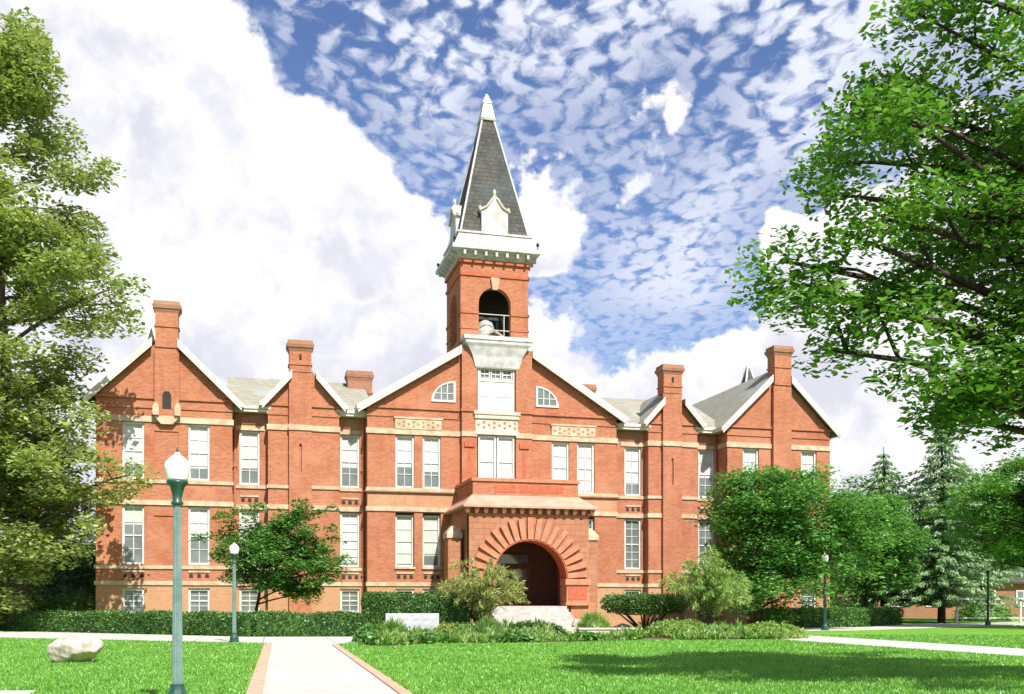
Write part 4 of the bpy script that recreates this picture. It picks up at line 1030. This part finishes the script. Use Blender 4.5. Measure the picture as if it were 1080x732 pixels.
mound('grassy_clump', 'tall pale grassy clump at the left of the bed in front of the stone sign', px(415, 39.2), 39.2, .55, .4, .75, 1100, .30, 'leaf_bed', asp=.10, grassy=True)
mound('grassy_clump', 'tall grassy clump at the front of the bed below the spiky shrub', px(515, 40.4), 40.4, .6, .4, .80, 1200, .30, 'leaf_bed', asp=.10, grassy=True)
mound('low_mound_shrub', 'small yellow green bush in the bed just right of the stone sign', px(470, 40.6), 40.6, .55, .5, .62, 1500, .11, 'leaf_willow')
mound('grassy_clump', 'grassy clump among pale stones right of the porch steps', px(625, 45.5), 45.5, .75, .5, .95, 1500, .34, 'leaf_fine', asp=.10, grassy=True)
mound('far_bush', 'round green bush in front of the low house, left of the white rail fence', 27.5, 80, 1.8, 1.2, 1.7, 2500, .2, 'leaf_hedge_light')
mound('far_bush', 'darker green bush behind the white rail fence near the right edge', 35.5, 76, 2.2, 1.2, 1.5, 2500, .2, 'leaf_small')
mound('side_bush', 'light green bush behind the hedge beside the left end of the hall', px(70, 54.5), 54.5, 2.6, 1.2, 1.75, 6000, .16, 'leaf_hedge_light')
mound('side_bush', 'broad dark bush mass beside the left corner of the hall, under the tall tree', -29.5, 66, 6.0, 2.0, 6.0, 16000, .28, 'leaf_dark')
mound('side_bush', 'taller dark bush at the left edge behind the hedge', px(-10, 57), 57, 3.2, 1.5, 3.0, 7000, .18, 'leaf_small')

# grass blades near enough to be told apart
def grass():
    n = 230000
    Y = 15+31*rng.random(n)**1.6; X = (rng.random(n)-.5)*1.12*Y
    bad = np.zeros(n, bool)
    e_l = [tuple(P0+Vector((-.32, 0))), tuple(P0), tuple(PE), tuple(PE+Vector((-.32, 0)))]; e_r = [tuple(Q0), tuple(Q0+Vector((.26, 0))), tuple(QB+Vector((.26, 0))), tuple(QB)]
    for poly in (WALK, BED, e_l, e_r, [(12.0, 48.0), (13.2, 46.0), (16.6, 32.8), (21.5, 15), (17.5, 15), (14.4, 28.4), (11.3, 38.8), (10.3, 43.5), (9.6, 47.0)], [(-7.6, 15.2), (-8.3, 17.7), (-16, 17.9), (-16, 12)]): bad |= inside(poly, X, Y)
    bad |= ((X < -8) & (Y > 43)) | (Y > 41.5)&(X < 9.5)
    X = X[~bad]; Y = Y[~bad]; n = len(X)
    h = rng.uniform(.03, .075, n); a = rng.random(n)*6.283; w = rng.uniform(.012, .022, n)*(.5+Y/34)
    lean = rng.normal(size=(n, 2))*.025
    V = np.empty((n, 3, 3), np.float32)
    V[:, 0] = np.stack([X-np.cos(a)*w, Y-np.sin(a)*w, 0*X], 1); V[:, 1] = np.stack([X+np.cos(a)*w, Y+np.sin(a)*w, 0*X], 1); V[:, 2] = np.stack([X+lean[:, 0], Y+lean[:, 1], h], 1)
    me = bpy.data.meshes.new('lawn_grass'); me.vertices.add(3*n); me.vertices.foreach_set('co', V.ravel())
    me.loops.add(3*n); me.loops.foreach_set('vertex_index', np.arange(3*n, dtype=np.int32)); me.polygons.add(n)
    me.polygons.foreach_set('loop_start', np.arange(0, 3*n, 3, dtype=np.int32)); me.polygons.foreach_set('loop_total', np.full(n, 3, np.int32))
    me.materials.append(MATS['grass_blade']); me.update(); me.validate()
    o = bpy.data.objects.new('lawn_grass', me); COL.objects.link(o); tag(o, 'short mown grass of the lawn', 'grass', kind='stuff')
grass()

# ------------------------------------------------------------------ stones, sign, lamps
def rock(name, label, x, y, rx, ry, h, seed, m='granite', cat='rock', group=None, rz=0, box=.35, sink=.08):
    rs = np.random.default_rng(seed); bmv = MB()
    import bmesh
    bm = bmesh.new(); bmesh.ops.create_icosphere(bm, subdivisions=4, radius=1)
    pl = rs.normal(size=(13, 3)); pl /= np.linalg.norm(pl, axis=1)[:, None]; dd_ = rs.uniform(.62, .95, 13)
    ph = rs.uniform(0, 6.28, 6)
    for v in bm.verts:
        p = np.array(v.co)
        for q, d in zip(pl, dd_):
            k = p@q
            if k > d: p = p-q*(k-d)*.9
        p = p*(1+.035*math.sin(7*p[0]+ph[0])*math.sin(6*p[1]+ph[1])+.02*math.sin(15*p[2]+ph[2]+9*p[0]))
        v.co = (p[0]*rx, p[1]*ry, (p[2]*.5+.5)*h-sink)
    me = bpy.data.meshes.new(name); bm.to_mesh(me); bm.free(); me.materials.append(MATS[m]); me.shade_smooth()
    o = bpy.data.objects.new(name, me); COL.objects.link(o); o.location = (x, y, 0); o.rotation_euler = (0, 0, rz); tag(o, label, cat, group); return o
rock('boulder', 'pale boulder lying on the left lawn', px(82, 25.8), 25.8, .74, .55, .78, 21, rz=.2)
STN = [(612, 48.5, .55, .35, .85), (634, 48.8, .6, .35, .7), (655, 49.2, .55, .35, .55), (488, 46.2, .42, .3, .62), (604, 46.6, .5, .3, .45)]
LAB = ['pale stone block nearest the porch steps on their right', 'pale flat stone in the middle of those right of the porch steps', 'pale stone under the left branches of the flat clipped shrub', 'pale stone under the yellow green spiky shrub', 'low pale stone at the foot of the porch steps']
for k, (x, Y, rx, ry, h) in enumerate(STN): rock('garden_stone', LAB[k], px(x, Y), Y, rx, ry, h, 40+k, 'pale_stone', 'stone', 'garden stones by the porch steps')
q = MB(); q.box(-1.3, 1.3, -.2, .2, 0, .36); q.box(-1.34, 1.34, -.24, .24, .36, .44); tag(q.build('garden_wall', 'pale_stone', loc=(px(643, 42.3), 42.3, 0), bevel=.02), 'low pale stone wall at the front of the bed right of the steps', 'wall').rotation_euler = (0, 0, .06)
sg = thing('stone_sign', 'pale grey stone sign slab among plants in front of the dark hedge', 'sign', (px(435, 43.4), 43.4, 0), .06)
q = MB(); q.box(-1.14, 1.14, -.14, .14, .20, 1.03); q.build('slab', 'marble', sg, bevel=.02)
q = MB(); q.box(-.95, -.55, -.11, .11, 0, .2); q.box(.55, .95, -.11, .11, 0, .2); q.build('footing', 'pale_stone', sg)
# two lines of lettering too worn to read
rl_ = random.Random(5)
q = MB()
for z, a, c, lh in ((.76, -.62, .68, .045), (.50, -.05, .85, .05)):
    x = a
    while x < c:
        w = rl_.uniform(.03, .055)
        if rl_.random() > .16:
            t = rl_.random(); q.box(x, x+.010, -.143, -.139, z-lh, z+lh)
            if t > .3: q.box(x+.010, x+w, -.143, -.139, z+lh-.012, z+lh)
            if t < .7: q.box(x+.010, x+w, -.143, -.139, z-lh, z-lh+.012)
        x += w+.022
q.build('lettering', 'engraving', sg)

def lamp_post(label, x, Y, sc=1.0, paint='lamp_post_paint'):
    r = thing('street_lamp', label, 'lamp', (x, Y, 0)); r.scale = (sc,)*3
    b = MB(); b.lathe([(.20, 0), (.20, .05), (.17, .08), (.16, .20), (.13, .25), (.11, .30), (.098, .34), (.095, .38)], 16); b.build('base', 'lamp_green', r, smooth=False)
    b = MB(); n = 32
    prof = [(.076, .37), (.070, 1.2), (.062, 2.2), (.056, 2.98)]; i0 = len(b.v)
    for rr, z in prof:
        for j in range(n): q = rr*(1 if j % 2 else .88); b.v.append((q*math.cos(6.28319*j/n), q*math.sin(6.28319*j/n), z))
    for k in range(len(prof)-1):
        for j in range(n): b.f.append((k*n+j, k*n+(j+1) % n, (k+1)*n+(j+1) % n, (k+1)*n+j))
    b.build('pole', paint, r)
    b = MB(); b.lathe([(.060, 2.98), (.085, 2.99), (.085, 3.03), (.062, 3.05), (.075, 3.14), (.10, 3.24), (.15, 3.30), (.155, 3.33), (.12, 3.335)], 18); b.build('capital', 'lamp_green', r, smooth=True)
    b = MB(); b.lathe([(.145, 3.335), (.155, 3.37), (.182, 3.50), (.187, 3.55), (.168, 3.60), (.115, 3.665), (.065, 3.705), (.04, 3.72), (.035, 3.745), (.018, 3.755)], 20); b.build('globe', 'lamp_glass', r, smooth=True)
    b = MB(); b.lathe([(.02, 3.75), (.026, 3.77), (.012, 3.795), (.004, 3.825)], 10); b.build('finial', 'lamp_green', r)
    return r
lamp_post('nearest street lamp, tall green post with white lantern on the left lawn', px(187, 14.7), 14.7)
lamp_post('small street lamp beside the path in front of the small dark tree', px(247, 37.9), 37.9)
lamp_post('street lamp with a white globe in front of the round tree', px(870, 53.2), 53.2, 1.09, 'lamp_green')
lamp_post('far right street lamp in front of the white rail fence', px(1042, 63), 63, 1.03, 'lamp_green')

# far right: low house and white rail fence
hs = thing('low_house', 'low pale brick house behind the spruce trunks at the right', 'house', (29, 90, 0), R(-6))
q = MB(); q.box(0, 26, 0, 9, 0, 3.2); q.build('wall', 'old_brick', hs)
q = MB(); q.prism([(-.5, 3.2), (4.5, 5.6), (9.5, 3.2), (9.5, 3.05), (-.5, 3.05)], lambda p: (-.6, p[0], p[1]), lambda p: (26.6, p[0], p[1])); q.build('roof', 'slate', hs)
for x in (1.6, 4.6, 7.6, 12.2, 15.2, 18.6, 22):
    q = MB(); q.box(x, x+1.3, -.06, .02, 1.0, 2.5); w = q.build('window', 'white_paint', hs)
    q = MB(); q.box(x+.14, x+.6, -.075, -.061, 1.14, 2.36); q.box(x+.70, x+1.16, -.075, -.061, 1.14, 2.36); q.build('pane', 'window_glass', w)
fe = thing('rail_fence', 'white rail fence with thin posts at the right edge', 'fence', (30.4, 69, 0), R(6))
for k in range(5):
    q = MB(); q.box(k*2.3-.06, k*2.3+.06, -.06, .06, 0, 1.62); q.build('post', 'white_paint', fe)
for z in (1.62, .35):
    q = MB(); q.box(-.1, 9.3, -.07, .07, z, z+.14 if z > 1 else z+.06); q.build('rail', 'white_paint', fe)
